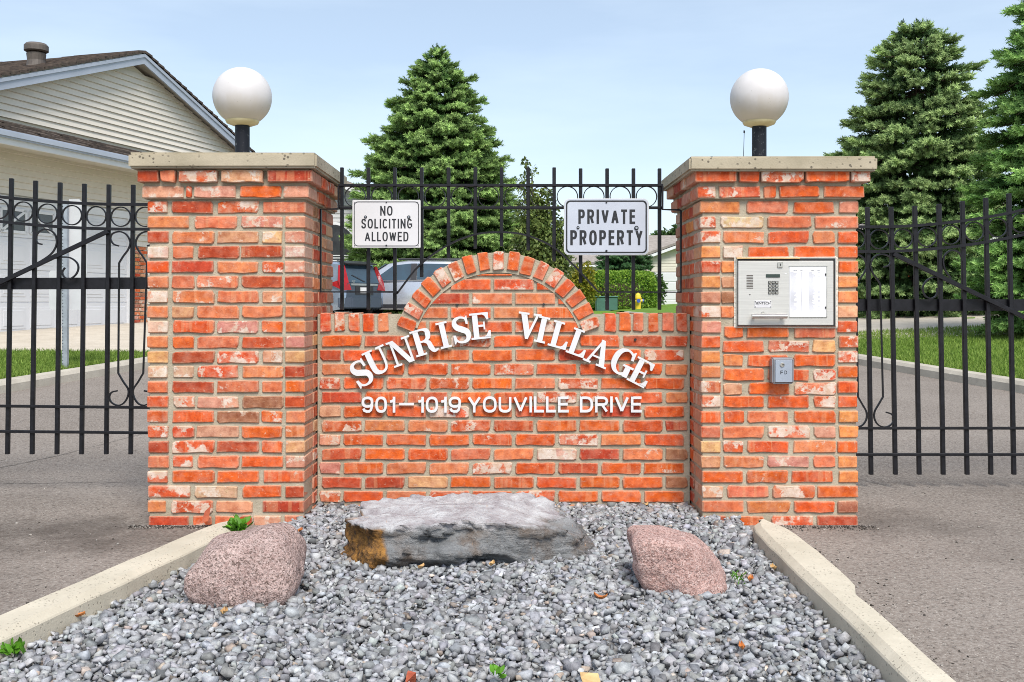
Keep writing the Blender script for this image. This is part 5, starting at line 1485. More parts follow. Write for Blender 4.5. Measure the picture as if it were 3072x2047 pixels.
def spruce(X, Y, zb, ztop, prof, label, seed, spr, dens, cols, droop=.25, star=True, tops=1, whorl=.2, group='spruce trees behind the gate'):
    rs = np.random.default_rng(seed); H = ztop - zb
    rt = root('spruce_tree', label, 'tree', (X, Y, zb), group)
    m = MB(); m.tube([(X, Y, zb - .1), (X, Y, zb + H * .5), (X, Y, zb + H * .93)], [.06 + H * .012, .04 + H * .007, .012], 8); m.build('trunk', M['bark'], rt)
    ts = [p[0] for p in prof]; rs_ = [p[1] for p in prof]
    P_, D_, S_, C_ = [], [], [], []
    h = .12; bm_ = MB()
    cols = [np.array(c) for c in cols]
    while h < H - .15:
        r0 = np.interp(h, ts, rs_); nb = int(5 + r0 * 5.5)
        a0 = rs.random() * 6.28
        for k in range(nb):
            a = a0 + 6.283 * k / nb + rs.normal(0, .16); r = r0 * rs.uniform(.80, 1.10) * (1.0 if rs.random() > .12 else 1.16)
            z0 = ztop - h + rs.normal(0, .05)
            up = .38 * max(0, 1 - h / (.2 * H))
            dz = (up - droop * (1 - .4 * up)) * r
            n = max(5, int(r * dens * (1 + .35 * rs.random())))
            u = rs.random(n) ** .62; u = .15 + .85 * u
            lat = rs.normal(0, 1, n) * .26 * r0 * (1.12 - u) * .9 + rs.normal(0, .03, n)
            ca, sa = math.cos(a), math.sin(a)
            zc = z0 + dz * u + .10 * r * u ** 3 - np.abs(lat) * .22 + rs.normal(0, .020, n)
            rr_ = r * u - np.abs(lat) * .15
            pos = np.stack([X + ca * rr_ - sa * lat, Y + sa * rr_ + ca * lat, zc], 1)
            la = np.clip(lat / (.2 * r0 + .05), -1.1, 1.1) + rs.normal(0, .35, n)
            dr = np.stack([ca * 1.0 - sa * la, sa * 1.0 + ca * la, .12 + up * .9 + rs.normal(0, .30, n) + .15 * u], 1)
            P_.append(pos); D_.append(dr); S_.append(spr * rs.uniform(.75, 1.25, n))
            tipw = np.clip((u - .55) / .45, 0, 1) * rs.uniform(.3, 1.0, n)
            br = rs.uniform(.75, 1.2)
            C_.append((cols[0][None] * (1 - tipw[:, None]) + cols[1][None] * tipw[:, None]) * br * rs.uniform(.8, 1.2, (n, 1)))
            if r > .5: bm_.tube([(X, Y, z0), (X + ca * r * .45, Y + sa * r * .45, z0 + dz * .45), (X + ca * r * .85, Y + sa * r * .85, z0 + dz * .85)], [.022, .014, .006], 4)
        h += whorl * rs.uniform(.8, 1.2) * (.65 + .35 * min(1, h / 2))
    # leaders
    for i in range(tops):
        lx = 0 if i == 0 else rs.normal(0, .18)
        for j in range(10):
            P_.append(np.array([[X + lx, Y + rs.normal(0, .02), ztop - .05 - .035 * j]])); D_.append(np.array([[rs.normal(0, .25 + .02 * j), rs.normal(0, .25), 1.0]])); S_.append(np.array([spr * 1.2])); C_.append(cols[0][None])
        bm_.tube([(X + lx, Y, ztop - .5), (X + lx + rs.normal(0, .02), Y, ztop + .20 - .1 * (i > 0))], [.018, .005], 4)
    b = bm_.build('limbs', M['bark'], rt, kind='stuff')
    Pn, Dn, Sn, Cn = np.concatenate(P_), np.concatenate(D_), np.concatenate(S_), np.concatenate(C_)
    TV, TF = (STV, STF) if star else (SPV, SPF)
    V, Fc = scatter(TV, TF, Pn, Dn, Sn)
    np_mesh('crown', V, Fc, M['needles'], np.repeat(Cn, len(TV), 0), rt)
    return len(Pn)
def prof_from(px, Y, pts): return [(d / 2300 * Y, w / 2300 * Y) for d, w in pts]
Yt = 34.0; zt_ = P(0, 116 * 1.3056, Yt).z
spruce(P(1003 * 1.3056, 0, Yt).x, Yt, .65, zt_, prof_from(0, Yt, [(0, 3), (20, 18), (55, 58), (120, 100), (190, 136), (270, 164), (400, 190), (600, 204)]),
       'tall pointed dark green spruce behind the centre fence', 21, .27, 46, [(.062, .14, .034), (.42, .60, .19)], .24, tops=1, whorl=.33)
Yt = 22.0; zt_ = P(0, 62 * 1.3056, Yt).z
spruce(P(2106 * 1.3056, 0, Yt).x, Yt, .85, zt_, prof_from(0, Yt, [(0, 25), (20, 50), (50, 82), (100, 110), (160, 135), (220, 158), (290, 176), (400, 186), (640, 190)]),
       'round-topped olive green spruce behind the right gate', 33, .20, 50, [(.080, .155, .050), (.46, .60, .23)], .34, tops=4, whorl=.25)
Yt = 15.5
spruce(P(2455 * 1.3056, 0, Yt).x, Yt, .75, 7.6, [(0, .05), (1, .45), (2, .85), (3.2, 1.15), (4.5, 1.35), (5.6, 1.45), (7, 1.35)],
       'bright green spruce at the right edge of the view', 47, .17, 80, [(.085, .21, .050), (.42, .64, .19)], .38, tops=1, whorl=.24)
Yt = 52.0
spruce(P(1432 * 1.3056, 0, Yt).x, Yt, .7, P(0, 535 * 1.3056, Yt).z, prof_from(0, Yt, [(0, 2), (40, 55), (90, 72), (150, 80)]),
       'small dark spruce behind the clipped hedge', 53, .26, 36, [(.035, .10, .035), (.11, .22, .08)], .3, whorl=.3)

LFV = np.array([(0, 0, 0), (-.28, .04, .45), (.28, .04, .45), (0, -.03, .5), (0, 0, 1.0)]); LFF = np.array([(0, 1, 3), (0, 3, 2), (1, 4, 3), (2, 3, 4)])
def leafy(name, label, cat, blobs, n, size, cols, trunk=None, group=None, dirdown=0.0, seed=1, tips=None):
    rs = np.random.default_rng(seed)
    base = blobs[0][0]; rt = root(name, label, cat, (base[0], base[1], trunk[0][2] if trunk else base[2] - blobs[0][1][2]), group)
    P_, D_, C_ = [], [], []
    tot = sum(b[1][0] * b[1][1] * b[1][2] for b in blobs)
    for c, r in blobs:
        k = int(n * r[0] * r[1] * r[2] / tot) + 20
        d = rs.normal(size=(k, 3)); d /= np.linalg.norm(d, axis=1, keepdims=True)
        rad = rs.random(k) ** .45
        lump = 1 + .22 * np.sin(d[:, 0] * 5 + c[0] * 3) * np.cos(d[:, 2] * 6 + c[1])
        p = np.array(c) + d * (rad * lump)[:, None] * np.array(r)
        P_.append(p); dd = d * .7 + rs.normal(0, .7, (k, 3)) + np.array([0, 0, -dirdown]); D_.append(dd)
        w = rs.random((k, 1)); C_.append((np.array(cols[0]) * (1 - w) + np.array(cols[1]) * w) * rs.uniform(.7, 1.25, (k, 1)))
    Pn, Dn, Cn = np.concatenate(P_), np.concatenate(D_), np.concatenate(C_)
    V, Fc = scatter(LFV, LFF, Pn, Dn, size * rs.uniform(.7, 1.3, len(Pn)))
    np_mesh('foliage', V, Fc, M['leaves'], np.repeat(Cn, len(LFV), 0), rt)
    if trunk:
        m = MB()
        m.tube(trunk, [.09] + [.05] * (len(trunk) - 2) + [.02], 6)
        for c, r in blobs: m.tube([trunk[len(trunk) // 2], (Vector(trunk[-1]) + Vector(c)) / 2, c], [.03, .02, .008], 4)
        m.build('trunk', M['bark'], rt)
    return rt
Y = 20.0
def bl(dx, dy, rx, rz, Y, ry=None): p = P(dx * 1.3056, dy * 1.3056, Y); k = Y / 2300; return (tuple(p), (rx * k, (ry or rx) * k, rz * k))
tb = P(1235 * 1.3056, 0, Y)
leafy('ornamental_tree', 'loose yellow-olive leafed tree to the right of the centre spruce', 'tree',
      [bl(1232, 560, 58, 64, Y), bl(1272, 545, 44, 60, Y), bl(1222, 490, 40, 48, Y), bl(1246, 470, 34, 36, Y), bl(1205, 425, 18, 28, Y), bl(1222, 395, 14, 12, Y), bl(1252, 440, 22, 8, Y), bl(1207, 372, 8, 12, Y), bl(1290, 600, 32, 40, Y), bl(1180, 600, 30, 40, Y), bl(1240, 620, 55, 35, Y), bl(1268, 500, 14, 14, Y)],
      8200, .085, [(.055, .10, .022), (.22, .28, .075)], [(tb.x, Y, .6), (tb.x, Y, 1.6), (tb.x - .1, Y, 3.2)], 'broadleaf trees', .7, 5)
Y = 75.0
leafy('broadleaf_tree', 'distant round green tree between the private property sign and the right pillar', 'tree',
      [bl(1512, 565, 26, 28, Y), bl(1535, 560, 22, 30, Y), bl(1490, 585, 22, 20, Y), bl(1575, 555, 30, 42, Y)], 3800, .34, [(.03, .07, .02), (.08, .15, .04)], [(P(1520 * 1.3056, 0, Y).x, Y, .4), (P(1520 * 1.3056, 0, Y).x, Y, 2.5), (P(1520 * 1.3056, 0, Y).x, Y, 4)], 'broadleaf trees', 0, 6)
Y = 43.0
# clipped hedge
def hedge():
    p0, p1 = P(1352 * 1.3056, 0, Y), P(1512 * 1.3056, 0, Y); zb, zt = .72, P(0, 624 * 1.3056, Y).z
    rt = root('hedge', 'rounded clipped green hedge behind the yellow hydrant', 'hedge', ((p0.x + p1.x) / 2, Y + .8, zb))
    rs = np.random.default_rng(9); n = 15000
    q = rs.uniform(-1, 1, (n * 3, 3)); l6 = (np.abs(q) ** 5).sum(1) ** .2; q = q / l6[:, None]; q = q[:n] * (1 - .12 * rs.random((n, 1)) ** 2) * (1 + .03 * np.sin(q[:n, 0:1] * 9) + .03 * np.sin(q[:n, 2:3] * 7))
    c = np.array([(p0.x + p1.x) / 2, Y + 1.0, (zb + zt) / 2]); rad = np.array([(p1.x - p0.x) / 2, 1.0, (zt - zb) / 2])
    pos = c + q * rad; dr = q * .25 + rs.normal(0, .7, q.shape) + np.array([0, 0, .5]); w = rs.random((n, 1))
    col = (np.array((.07, .18, .018)) * (1 - w) + np.array((.32, .48, .06)) * w)
    V, Fc = scatter(LFV, LFF, pos, dr, rs.uniform(.07, .13, n)); np_mesh('foliage', V, Fc, M['leaves'], np.repeat(col, len(LFV), 0), rt)
    m = MB(); m.box(p0.x + .5, p1.x - .5, Y + .55, Y + 1.45, zb - .1, zt - .5); m.build('inner_branches', M['bark'], rt, bevel=.2, seg=2)
hedge()
leafy('shrub', 'dark green round shrub right of the clipped hedge', 'shrub', [bl(1512, 665, 20, 34, 46)], 900, .12, [(.03, .08, .012), (.09, .17, .025)], None, None, 0, 14)
leafy('shrub', 'yellow-green leafy shrub left of the clipped hedge', 'shrub', [bl(1338, 645, 30, 42, 41), bl(1318, 655, 22, 34, 41), bl(1352, 630, 12, 26, 41), bl(1356, 672, 20, 22, 41)], 2200, .13, [(.10, .15, .02), (.42, .36, .035)], None, None, 0, 15)

# grass blades on the two near lawns
def blades(sgn, y0, y1, w, n, label):
    rs = np.random.default_rng(70 + sgn); yy = y0 + (y1 - y0) * rs.random(n); off = .16 + w * rs.random(n) ** 1.2
    xx = np.array([sgn * (kx(y) + o) for y, o in zip(yy, off)]); zz = np.array([gy(x, y) for x, y in zip(xx, yy)])
    keep = np.ones(n, bool)
    if sgn < 0:   # not on the driveway
        keep = ~((yy - 12.6) > (xx + 9.6) * (1.8 / 4.6))
    else:
        keep = yy < 17.6
    xx, yy, zz = xx[keep], yy[keep], zz[keep]; n = len(xx)
    TV = np.array([(-.10, 0, 0), (.10, 0, 0), (.0, .12, 1)]); TF = np.array([(0, 1, 2)])
    dr = np.stack([rs.normal(0, .45, n), rs.normal(0, .45, n), np.ones(n)], 1)
    V, Fc = scatter(TV, TF, np.stack([xx, yy, zz], 1), dr, rs.uniform(.035, .075, n))
    w_ = rs.random((n, 1)); col = np.array((.10, .18, .025)) * (1 - w_) + np.array((.26, .36, .075)) * w_
    o = np_mesh('grass', V, Fc, M['grassblade'], np.repeat(col, 3, 0), kind='stuff'); tag(o, label, 'grass')
blades(-1, 9.5, 15.5, 2.6, 42000, 'mown green grass between the left kerb and the garage driveway')
blades(1, 9.5, 19, 4.5, 60000, 'mown green grass behind the right gate')

# ------------------------------------------------------------------ the garage house on the left
HA = Vector((-8.29, 16.2, 0)); hd_ = Vector((.281, .96, 0)).normalized(); hin = Vector((-hd_.y, hd_.x, 0))
HX = Matrix(((hd_.x, hin.x, 0, HA.x), (hd_.y, hin.y, 0, HA.y), (0, 0, 1, 0), (0, 0, 0, 1)))
house = root('garage_house', 'cream sided house with a gable roof and white garage door behind the left gate', 'house', HX @ Vector((3.4, 3, .6)), 'houses')
SL, SA, ZA, PT = (-2.7, 9.7), 3.38, 5.86, .345          # wall ends, apex along the wall, apex height, pitch
def roofz(s): return ZA - PT * abs(s - SA)
m = MB(HX); m.prism([(SL[0], .2), (SL[1], .2), (SL[1], roofz(SL[1]) - .12), (SA, ZA - .14), (SL[0], roofz(SL[0]) - .12)], .03, 9.0); m.build('wall_core', M['siding'], house)
DS0, DS1, DZ0, DZ1 = -1.95, 3.17, .58, 2.72
bp_ = .113; z = .62
while z < ZA - .3:
    if not (3.68 < z < 4.05):
        zt2 = z + bp_
        half = (ZA - .05 - zt2) / PT
        spans = [(max(SL[0], SA - half), min(SL[1], SA + half))]
        if z < DZ1 + .12: spans = [(SL[0], DS0 - .14), (DS1 + .14, SL[1])]
        if z < .62 + 1.9: spans = [(SL[0], DS0 - .14), (DS1 + .62, SL[1])] if z < 2.2 else spans
        for a, b in spans:
            if b - a < .05: continue
            tr = bp_ / PT if z > 4 else 0
            ea, eb_ = (max(SL[0], a - tr), min(SL[1], b + tr))
            m = MB(HX); m.add([(ea, .03, z), (eb_, .03, z), (eb_, -.016, z + .006), (ea, -.016, z + .006), (a, .028, zt2), (b, .028, zt2), (b, .014, zt2), (a, .014, zt2)],
                              [(0, 3, 2, 1), (4, 5, 6, 7), (3, 7, 6, 2), (0, 4, 7, 3), (1, 2, 6, 5)])
            # slanted lap: proud at its foot
            m.build('siding_board', M['siding'], house)
    z += bp_
# corner bricks right of the garage door
for k in range(21):
    for c in range(2):
        zz_ = .64 + k * .075; s0 = DS1 + .17 + c * .225 + (.0 if k % 2 else -.05)
        me = brick_mesh(.2, .058, .06, R.randrange(7)); p = HX @ Vector((s0 + .1, -.02, zz_ + .03))
        o = link('brick', me, house, p); o.rotation_euler = (0, 0, math.atan2(hd_.y, hd_.x)); setcol(o, R.choice('srtopb'))
# garage door
m = MB(HX); m.box(DS0, DS1, .02, .06, DZ0, DZ1); gdoor = m.build('garage_door', M['door'], house)
rows, ncol = 4, 8; ph = (DZ1 - DZ0) / rows; pw_ = (DS1 - DS0) / ncol
for r_ in range(rows):
    m = MB(HX); m.box(DS0, DS1, .004, .022, DZ0 + r_ * ph + .006, DZ0 + (r_ + 1) * ph - .006); m.build('door_section', M['door'], gdoor, bevel=.004)
    for c in range(ncol):
        a, b = DS0 + c * pw_ + .05, DS0 + (c + 1) * pw_ - .05; z0_, z1_ = DZ0 + r_ * ph + .09, DZ0 + (r_ + 1) * ph - .08
        if r_ == 3 and b < 1.45:
            m = MB(HX); m.box(a, b, -.002, .006, z0_, z1_); m.build('window_pane', M['glass'], gdoor)
            for p0, p1 in (((a, z0_), (b, z0_)), ((a, z1_), (b, z1_)), ((a, z0_), (a, z1_)), ((b, z0_), (b, z1_)), ((a, z0_), (b, z1_)) if c % 2 else ((a, z1_), (b, z0_))):
                m = MB(HX); m.bar((p0[0], -.008, p0[1]), (p1[0], -.008, p1[1]), .045, .016); m.build('window_muntin', M['white'], gdoor)
        else:
            m = MB(HX); m.box(a, b, -.004, .01, z0_, z1_); m.box(a + .05, b - .05, -.012, .0, z0_ + .05, z1_ - .05); m.build('panel', M['door'], gdoor, bevel=.006)
for a, b, z0_, z1_ in ((DS0 - .13, DS0, DZ0, DZ1 + .13), (DS1, DS1 + .13, DZ0, DZ1 + .13), (DS0, DS1, DZ1, DZ1 + .13)):
    m = MB(HX); m.box(a, b, -.035, .03, z0_, z1_); m.build('door_trim', M['white'], house)
# main roof: two slopes, rake fascia, soffit
OV, BK, EV = .20, 9.3, .55
for sg in (-1, 1):
    se = SA + sg * (SL[1] - SA + EV)
    q = [(SA, -OV, ZA), (se, -OV, roofz(se)), (se, BK, roofz(se)), (SA, BK, ZA)]
    if sg > 0: q = q[::-1]
    m = MB(HX); m.slab(q, -.10 if False else .10); m.build('roof_deck', M['soffit'], house)
    q = [(SA, -OV - .02, ZA + .10), (se, -OV - .02, roofz(se) + .10), (se, -OV + .02, roofz(se) + .10), (SA, -OV + .02, ZA + .10)]
    m = MB(HX); m.prism([(SA, ZA - .13), (se, roofz(se) - .13), (se, roofz(se) + .06), (SA, ZA + .06)], -OV - .03, -OV + .0); m.build('rake_fascia', M['trim'], house)
    m = MB(HX); m.prism([(SA, ZA + .00), (se, roofz(se) + .00), (se, roofz(se) + .065), (SA, ZA + .065)], -OV - .05, -OV - .03); m.build('rake_drip_edge', M['trim'], house)
    # shingle courses
    m = MB(HX); n = int((abs(se - SA)) / .19); rs = random.Random(5)
    for k in range(n):
        s0, s1 = SA + sg * k * .19, SA + sg * (k + 1) * .19 + sg * .03
        w = -OV - .06
        while w < BK:
            w2 = w + rs.uniform(.28, .42); th = rs.choice((.014, .024, .03))
            if w > 3.5: w2 = BK
            z0_, z1_ = roofz(s0) + .125, roofz(s1) + .125 + th
            m.add([(s0, w, z0_), (s1, w, z1_), (s1, w2, z1_), (s0, w2, z0_), (s1, w, z1_ - .04), (s1, w2, z1_ - .04), (s0, w, z0_ - .05), ], [(0, 1, 2, 3), (1, 4, 5, 2), (0, 6, 4, 1)])
            w = w2
    o = m.build('shingles', M['shingle'], house, kind='stuff')
# pent roof across the front above the door
ZE, ZJ, TO = 3.72, 4.06, .78
m = MB(HX)
rs = random.Random(8)
for k in range(5):
    t0, t1 = -TO * (1 - k / 5) - .02, -TO * (1 - (k + 1) / 5) + .0
    s = SL[0] - .3
    while s < SL[1]:
        s2 = s + rs.uniform(.22, .36); z0_ = ZE + (ZJ - ZE) * k / 5 + rs.choice((.022, .03, .038)); z1_ = ZE + (ZJ - ZE) * (k + 1) / 5 + .012
        m.add([(s, t0, z0_), (s2, t0, z0_), (s2, t1, z1_), (s, t1, z1_), (s, t0, z0_ - .05), (s2, t0, z0_ - .05)], [(0, 1, 2, 3), (0, 4, 5, 1)]); s = s2
o = m.build('shingles', M['shingle'], house, kind='stuff')
m = MB(HX); m.add([(s, t, zz_) for s in (SL[0] - .3, SL[1]) for t, zz_ in ((-TO + .02, ZE - .02), (0, ZJ - .02), (0, ZE - .1), (-TO + .02, ZE - .1))], [(0, 1, 2, 3), (7, 6, 5, 4), (0, 4, 5, 1), (1, 5, 6, 2), (2, 6, 7, 3), (3, 7, 4, 0)]); m.build('pent_soffit', M['soffit'], house)
m = MB(HX); m.box(SL[0] - .3, SL[1], -TO - .10, -TO + .02, ZE - .10, ZE + .02); gt = m.build('gutter', M['trim'], house, bevel=.025, seg=2)
m = MB(HX); m.box(SL[0] - .3, SL[1], -TO - .02, -TO + .03, ZE - .19, ZE - .10); m.build('fascia', M['white'], house)
# roof vent
vc_ = HX @ Vector((1.52, .64, roofz(1.52) + .10))
m = MB(); m.lathe([(.20, -.05), (.165, .0), (.15, .10), (.165, .22), (.14, .24)], vc_, 20); m.lathe([(.17, .25), (.205, .27), (.205, .36), (.17, .40), (.02, .41)], vc_, 20)
m.build('roof_vent', M['vent'], house)

# street sign by the left kerb, seen from behind
pb = hit(150 * 1.3056, 846 * 1.3056); Yp = pb.y
post = root('sign_post', 'perforated steel post with sign backs standing in the left grass strip', 'sign post', pb)
kx_ = Yp / 2300
pt = P(152 * 1.3056, 462 * 1.3056, Yp)
m = MB(); m.box(pb.x - .032, pb.x + .032, Yp - .03, Yp + .03, pb.z - .1, pt.z); pp = m.build('post', M['galv'], post, bevel=.004)
m = MB(); z = pb.z + .05
while z < pt.z - .03:
    m.box(pb.x - .022, pb.x - .012, Yp - .0315, Yp - .029, z, z + .010); z += .0254 * 1.6
o = m.build('post_holes', M['dark_gap'], post, kind='stuff')
a, b = P(113 * 1.3056, 712 * 1.3056, Yp + .035), P(199 * 1.3056, 622 * 1.3056, Yp + .035)
m = MB(); m.prism(rrect(a.x, b.x, a.z, b.z, .035), Yp + .034, Yp + .038); m.build('sign_back', M['signback'], post)
a, b = P(158 * 1.3056, 640 * 1.3056, Yp + .035), P(200 * 1.3056, 458 * 1.3056, Yp + .035)
m = MB(); m.prism([(a.x, a.z), (b.x - .03, a.z), (b.x, a.z + .06), (b.x, b.z - .1), (b.x - .10, b.z), (a.x, b.z)], Yp + .040, Yp + .044); m.build('sign_back', M['signback'], post)

# ------------------------------------------------------------------ other houses
def small_house(label, X, Yh, rot, w, d, zb, wh, pitch, sid, roofm, extras=None, ov=.4):
    XF = Matrix.Translation((X, Yh, zb)) @ Matrix.Rotation(rot, 4, 'Z')
    rt = root('house', label, 'house', (X, Yh, zb), 'houses')
    rz = wh + pitch * w / 2
    m = MB(XF); m.prism([(-w / 2, -.5), (w / 2, -.5), (w / 2, wh), (0, rz), (-w / 2, wh)], 0, d); m.build('wall', sid, rt)
    rf = None
    for sg in (-1, 1):
        e = sg * (w / 2 + ov); ez = wh - pitch * ov
        q = [(0, -ov, rz + .14), (e, -ov, ez + .14), (e, d + ov, ez + .14), (0, d + ov, rz + .14)]
        if sg > 0: q = q[::-1]
        m = MB(XF); m.slab(q, .12); m.build('roof', roofm, rt)
        m = MB(XF); m.prism([(0, rz - .06), (e, ez - .06), (e, ez + .1), (0, rz + .1)], -ov - .03, -ov + .0); m.build('rake_fascia', M['white'], rt)
        m = MB(XF); m.prism([(0, rz - .0), (e, ez - .0), (e, ez + .02), (0, rz + .02)], -ov + .002, -.01); m.build('soffit', M['soffit'], rt)
        m = MB(XF); m.box(min(e, e + sg * .1), max(e, e + sg * .1), -ov, d + ov, ez - .02, ez + .1); m.build('gutter', M['white'], rt)
    return rt, XF
# second house on the left, behind the cars
rt, XF = small_house('grey sided house with an arched window beyond the parked cars', P(722 * 1.3056, 0, 38).x, 36.0, math.radians(4), 5.0, 9, .66, 4.15, .40, M['siding_grey'], M['shingle_grey'], ov=.55)
z = .05
while z < 4.1:
    m = MB(XF); m.add([(-2.5, .0, z), (2.42, .0, z), (2.42, -.035, z + .005), (-2.5, -.035, z + .005), (-2.5, 0, z + .15), (2.42, 0, z + .15), (2.42, -.008, z + .15), (-2.5, -.008, z + .15)],
                      [(0, 3, 2, 1), (4, 5, 6, 7), (3, 7, 6, 2), (0, 4, 7, 3), (1, 2, 6, 5)]); m.build('siding_board', M['siding_grey'], rt); z += .15
m = MB(XF); m.box(2.42, 2.54, -.05, .05, -.3, 4.2); m.build('corner_board', M['white'], rt)
def archwin(x0, x1, z0, z1, y): 
    c = (x0 + x1) / 2; r = (x1 - x0) / 2; return [(x0, z0), (x1, z0)] + [(c + r * math.cos(t), z1 - r + r * math.sin(t)) for t in np.linspace(0, math.pi, 14)]
m = MB(XF); m.prism(archwin(.2, 1.95, .8, 3.35, 0), -.07, -.03); wn = m.build('window', M['white'], rt)
m = MB(XF); m.prism(archwin(.3, 1.85, .9, 3.25, 0), -.085, -.06); m.build('pane', M['glass'], wn)
for k in range(14):
    m = MB(XF); m.box(.32, 1.83, -.09, -.082, .95 + k * .09, .985 + k * .09); m.build('blind_slat', M['white'], wn)
m = MB(XF); m.box(2.55, 3.6, 1.2, 1.3, .0, 2.4); m.build('porch_wall', M['siding'], rt)
for z in (2.3, 2.75):
    m = MB(XF); m.box(2.55, 4.3, .2, .35, z, z + .22); m.build('porch_beam', M['white'], rt)
# far house right of centre
rt, XF = small_house('far grey-brown roofed house behind the hedge', P(1400 * 1.3056, 0, 62).x + 11, 66, math.radians(90), 11, 26, .7, 2.7, .34, M['siding'], M['shingle_grey'])
rt2, XF2 = small_house('far cream garage with a white door right of the hydrant', P(1556 * 1.3056, 0, 56).x, 55.5, math.radians(-6), 5.2, 6, .72, 2.55, .36, M['siding'], M['shingle_grey'])
m = MB(XF2); m.box(-2.0, 2.0, -.06, .0, 0, 2.05); gd = m.build('garage_door', M['door'], rt2)
for r_ in range(4):
    m = MB(XF2); m.box(-1.95, 1.95, -.08, -.05, r_ * .51 + .02, r_ * .51 + .49); m.build('door_section', M['door'], gd, bevel=.02)
for k in range(5):
    m = MB(XF2); m.box(-2.6, 2.6, -.05, .0, 2.1 + k * .15, 2.23 + k * .15); m.build('siding_board', M['siding'], rt2)
# house glimpsed beyond the right trees
rt, XF = small_house('brick and white house glimpsed under the spruces behind the right gate', P(2240 * 1.3056, 0, 40).x, 40, math.radians(12), 9, 9, .95, 2.6, .36, M['white'], M['shingle_grey'])
m = MB(XF); far = m
for k in range(22):
    for c in range(11):
        m.box(-3.9 + c * .24 + (.12 if k % 2 else 0), -3.68 + c * .24 + (.12 if k % 2 else 0), -.08, .0, -.3 + k * .08, -.235 + k * .08)
o = m.build('brickwork', M['brick_far'], rt, kind='stuff')
for a in (-.4, 1.6):
    m = MB(XF); m.box(a, a + 1.2, -.05, .0, .7, 2.0); w_ = m.build('window', M['white'], rt); m = MB(XF); m.box(a + .08, a + 1.12, -.065, -.04, .78, 1.92); m.build('pane', M['glass'], w_)

# ------------------------------------------------------------------ hydrant and utility box
hp = hit(1466 * 1.3056, 719 * 1.3056); hp = Vector((P(1466 * 1.3056, 0, 41.5).x, 41.5, .755))
hy = root('fire_hydrant', 'yellow fire hydrant with blue caps in front of the hedge', 'hydrant', hp)
m = MB(); m.lathe([(.17, 0), (.17, .05), (.12, .06), (.115, .50), (.15, .51), (.15, .56), (.12, .57)], hp, 16); m.build('barrel', M['yellow'], hy)
m = MB(); m.lathe([(.13, .57), (.11, .66), (.06, .73), (.03, .74), (.03, .79)], hp, 16); m.build('bonnet', M['yellow'], hy)
for d in ((-1, 0), (1, 0), (0, -1)):
    m = MB(); c = hp + Vector((0, 0, .42)); e = Vector((d[0], d[1], 0)); m.tube([c + e * .09, c + e * .18], .07, 10); n_ = m.build('nozzle', M['yellow'], hy)
    m = MB(); m.tube([c + e * .18, c + e * .24], .08, 10); m.build('cap', M['blue'], n_)
up = Vector((P(1392 * 1.3056, 0, 42.5).x, 42.3, .755))
ub = root('utility_box', 'green electrical utility box left of the hydrant under the hedge', 'utility box', up)
m = MB(); m.box(up.x - .45, up.x + .45, up.y - .3, up.y + .3, up.z - .1, up.z + .56); m.build('cabinet', M['utilgreen'], ub, bevel=.03)
m = MB(); m.box(up.x - .48, up.x + .48, up.y - .33, up.y + .33, up.z + .56, up.z + .62); m.build('lid', M['utilgreen'], ub, bevel=.02)
m = MB(); m.box(up.x - .35, up.x - .05, up.y - .305, up.y - .3, up.z + .2, up.z + .42); m.build('door_panel', M['utilgreen'], ub)

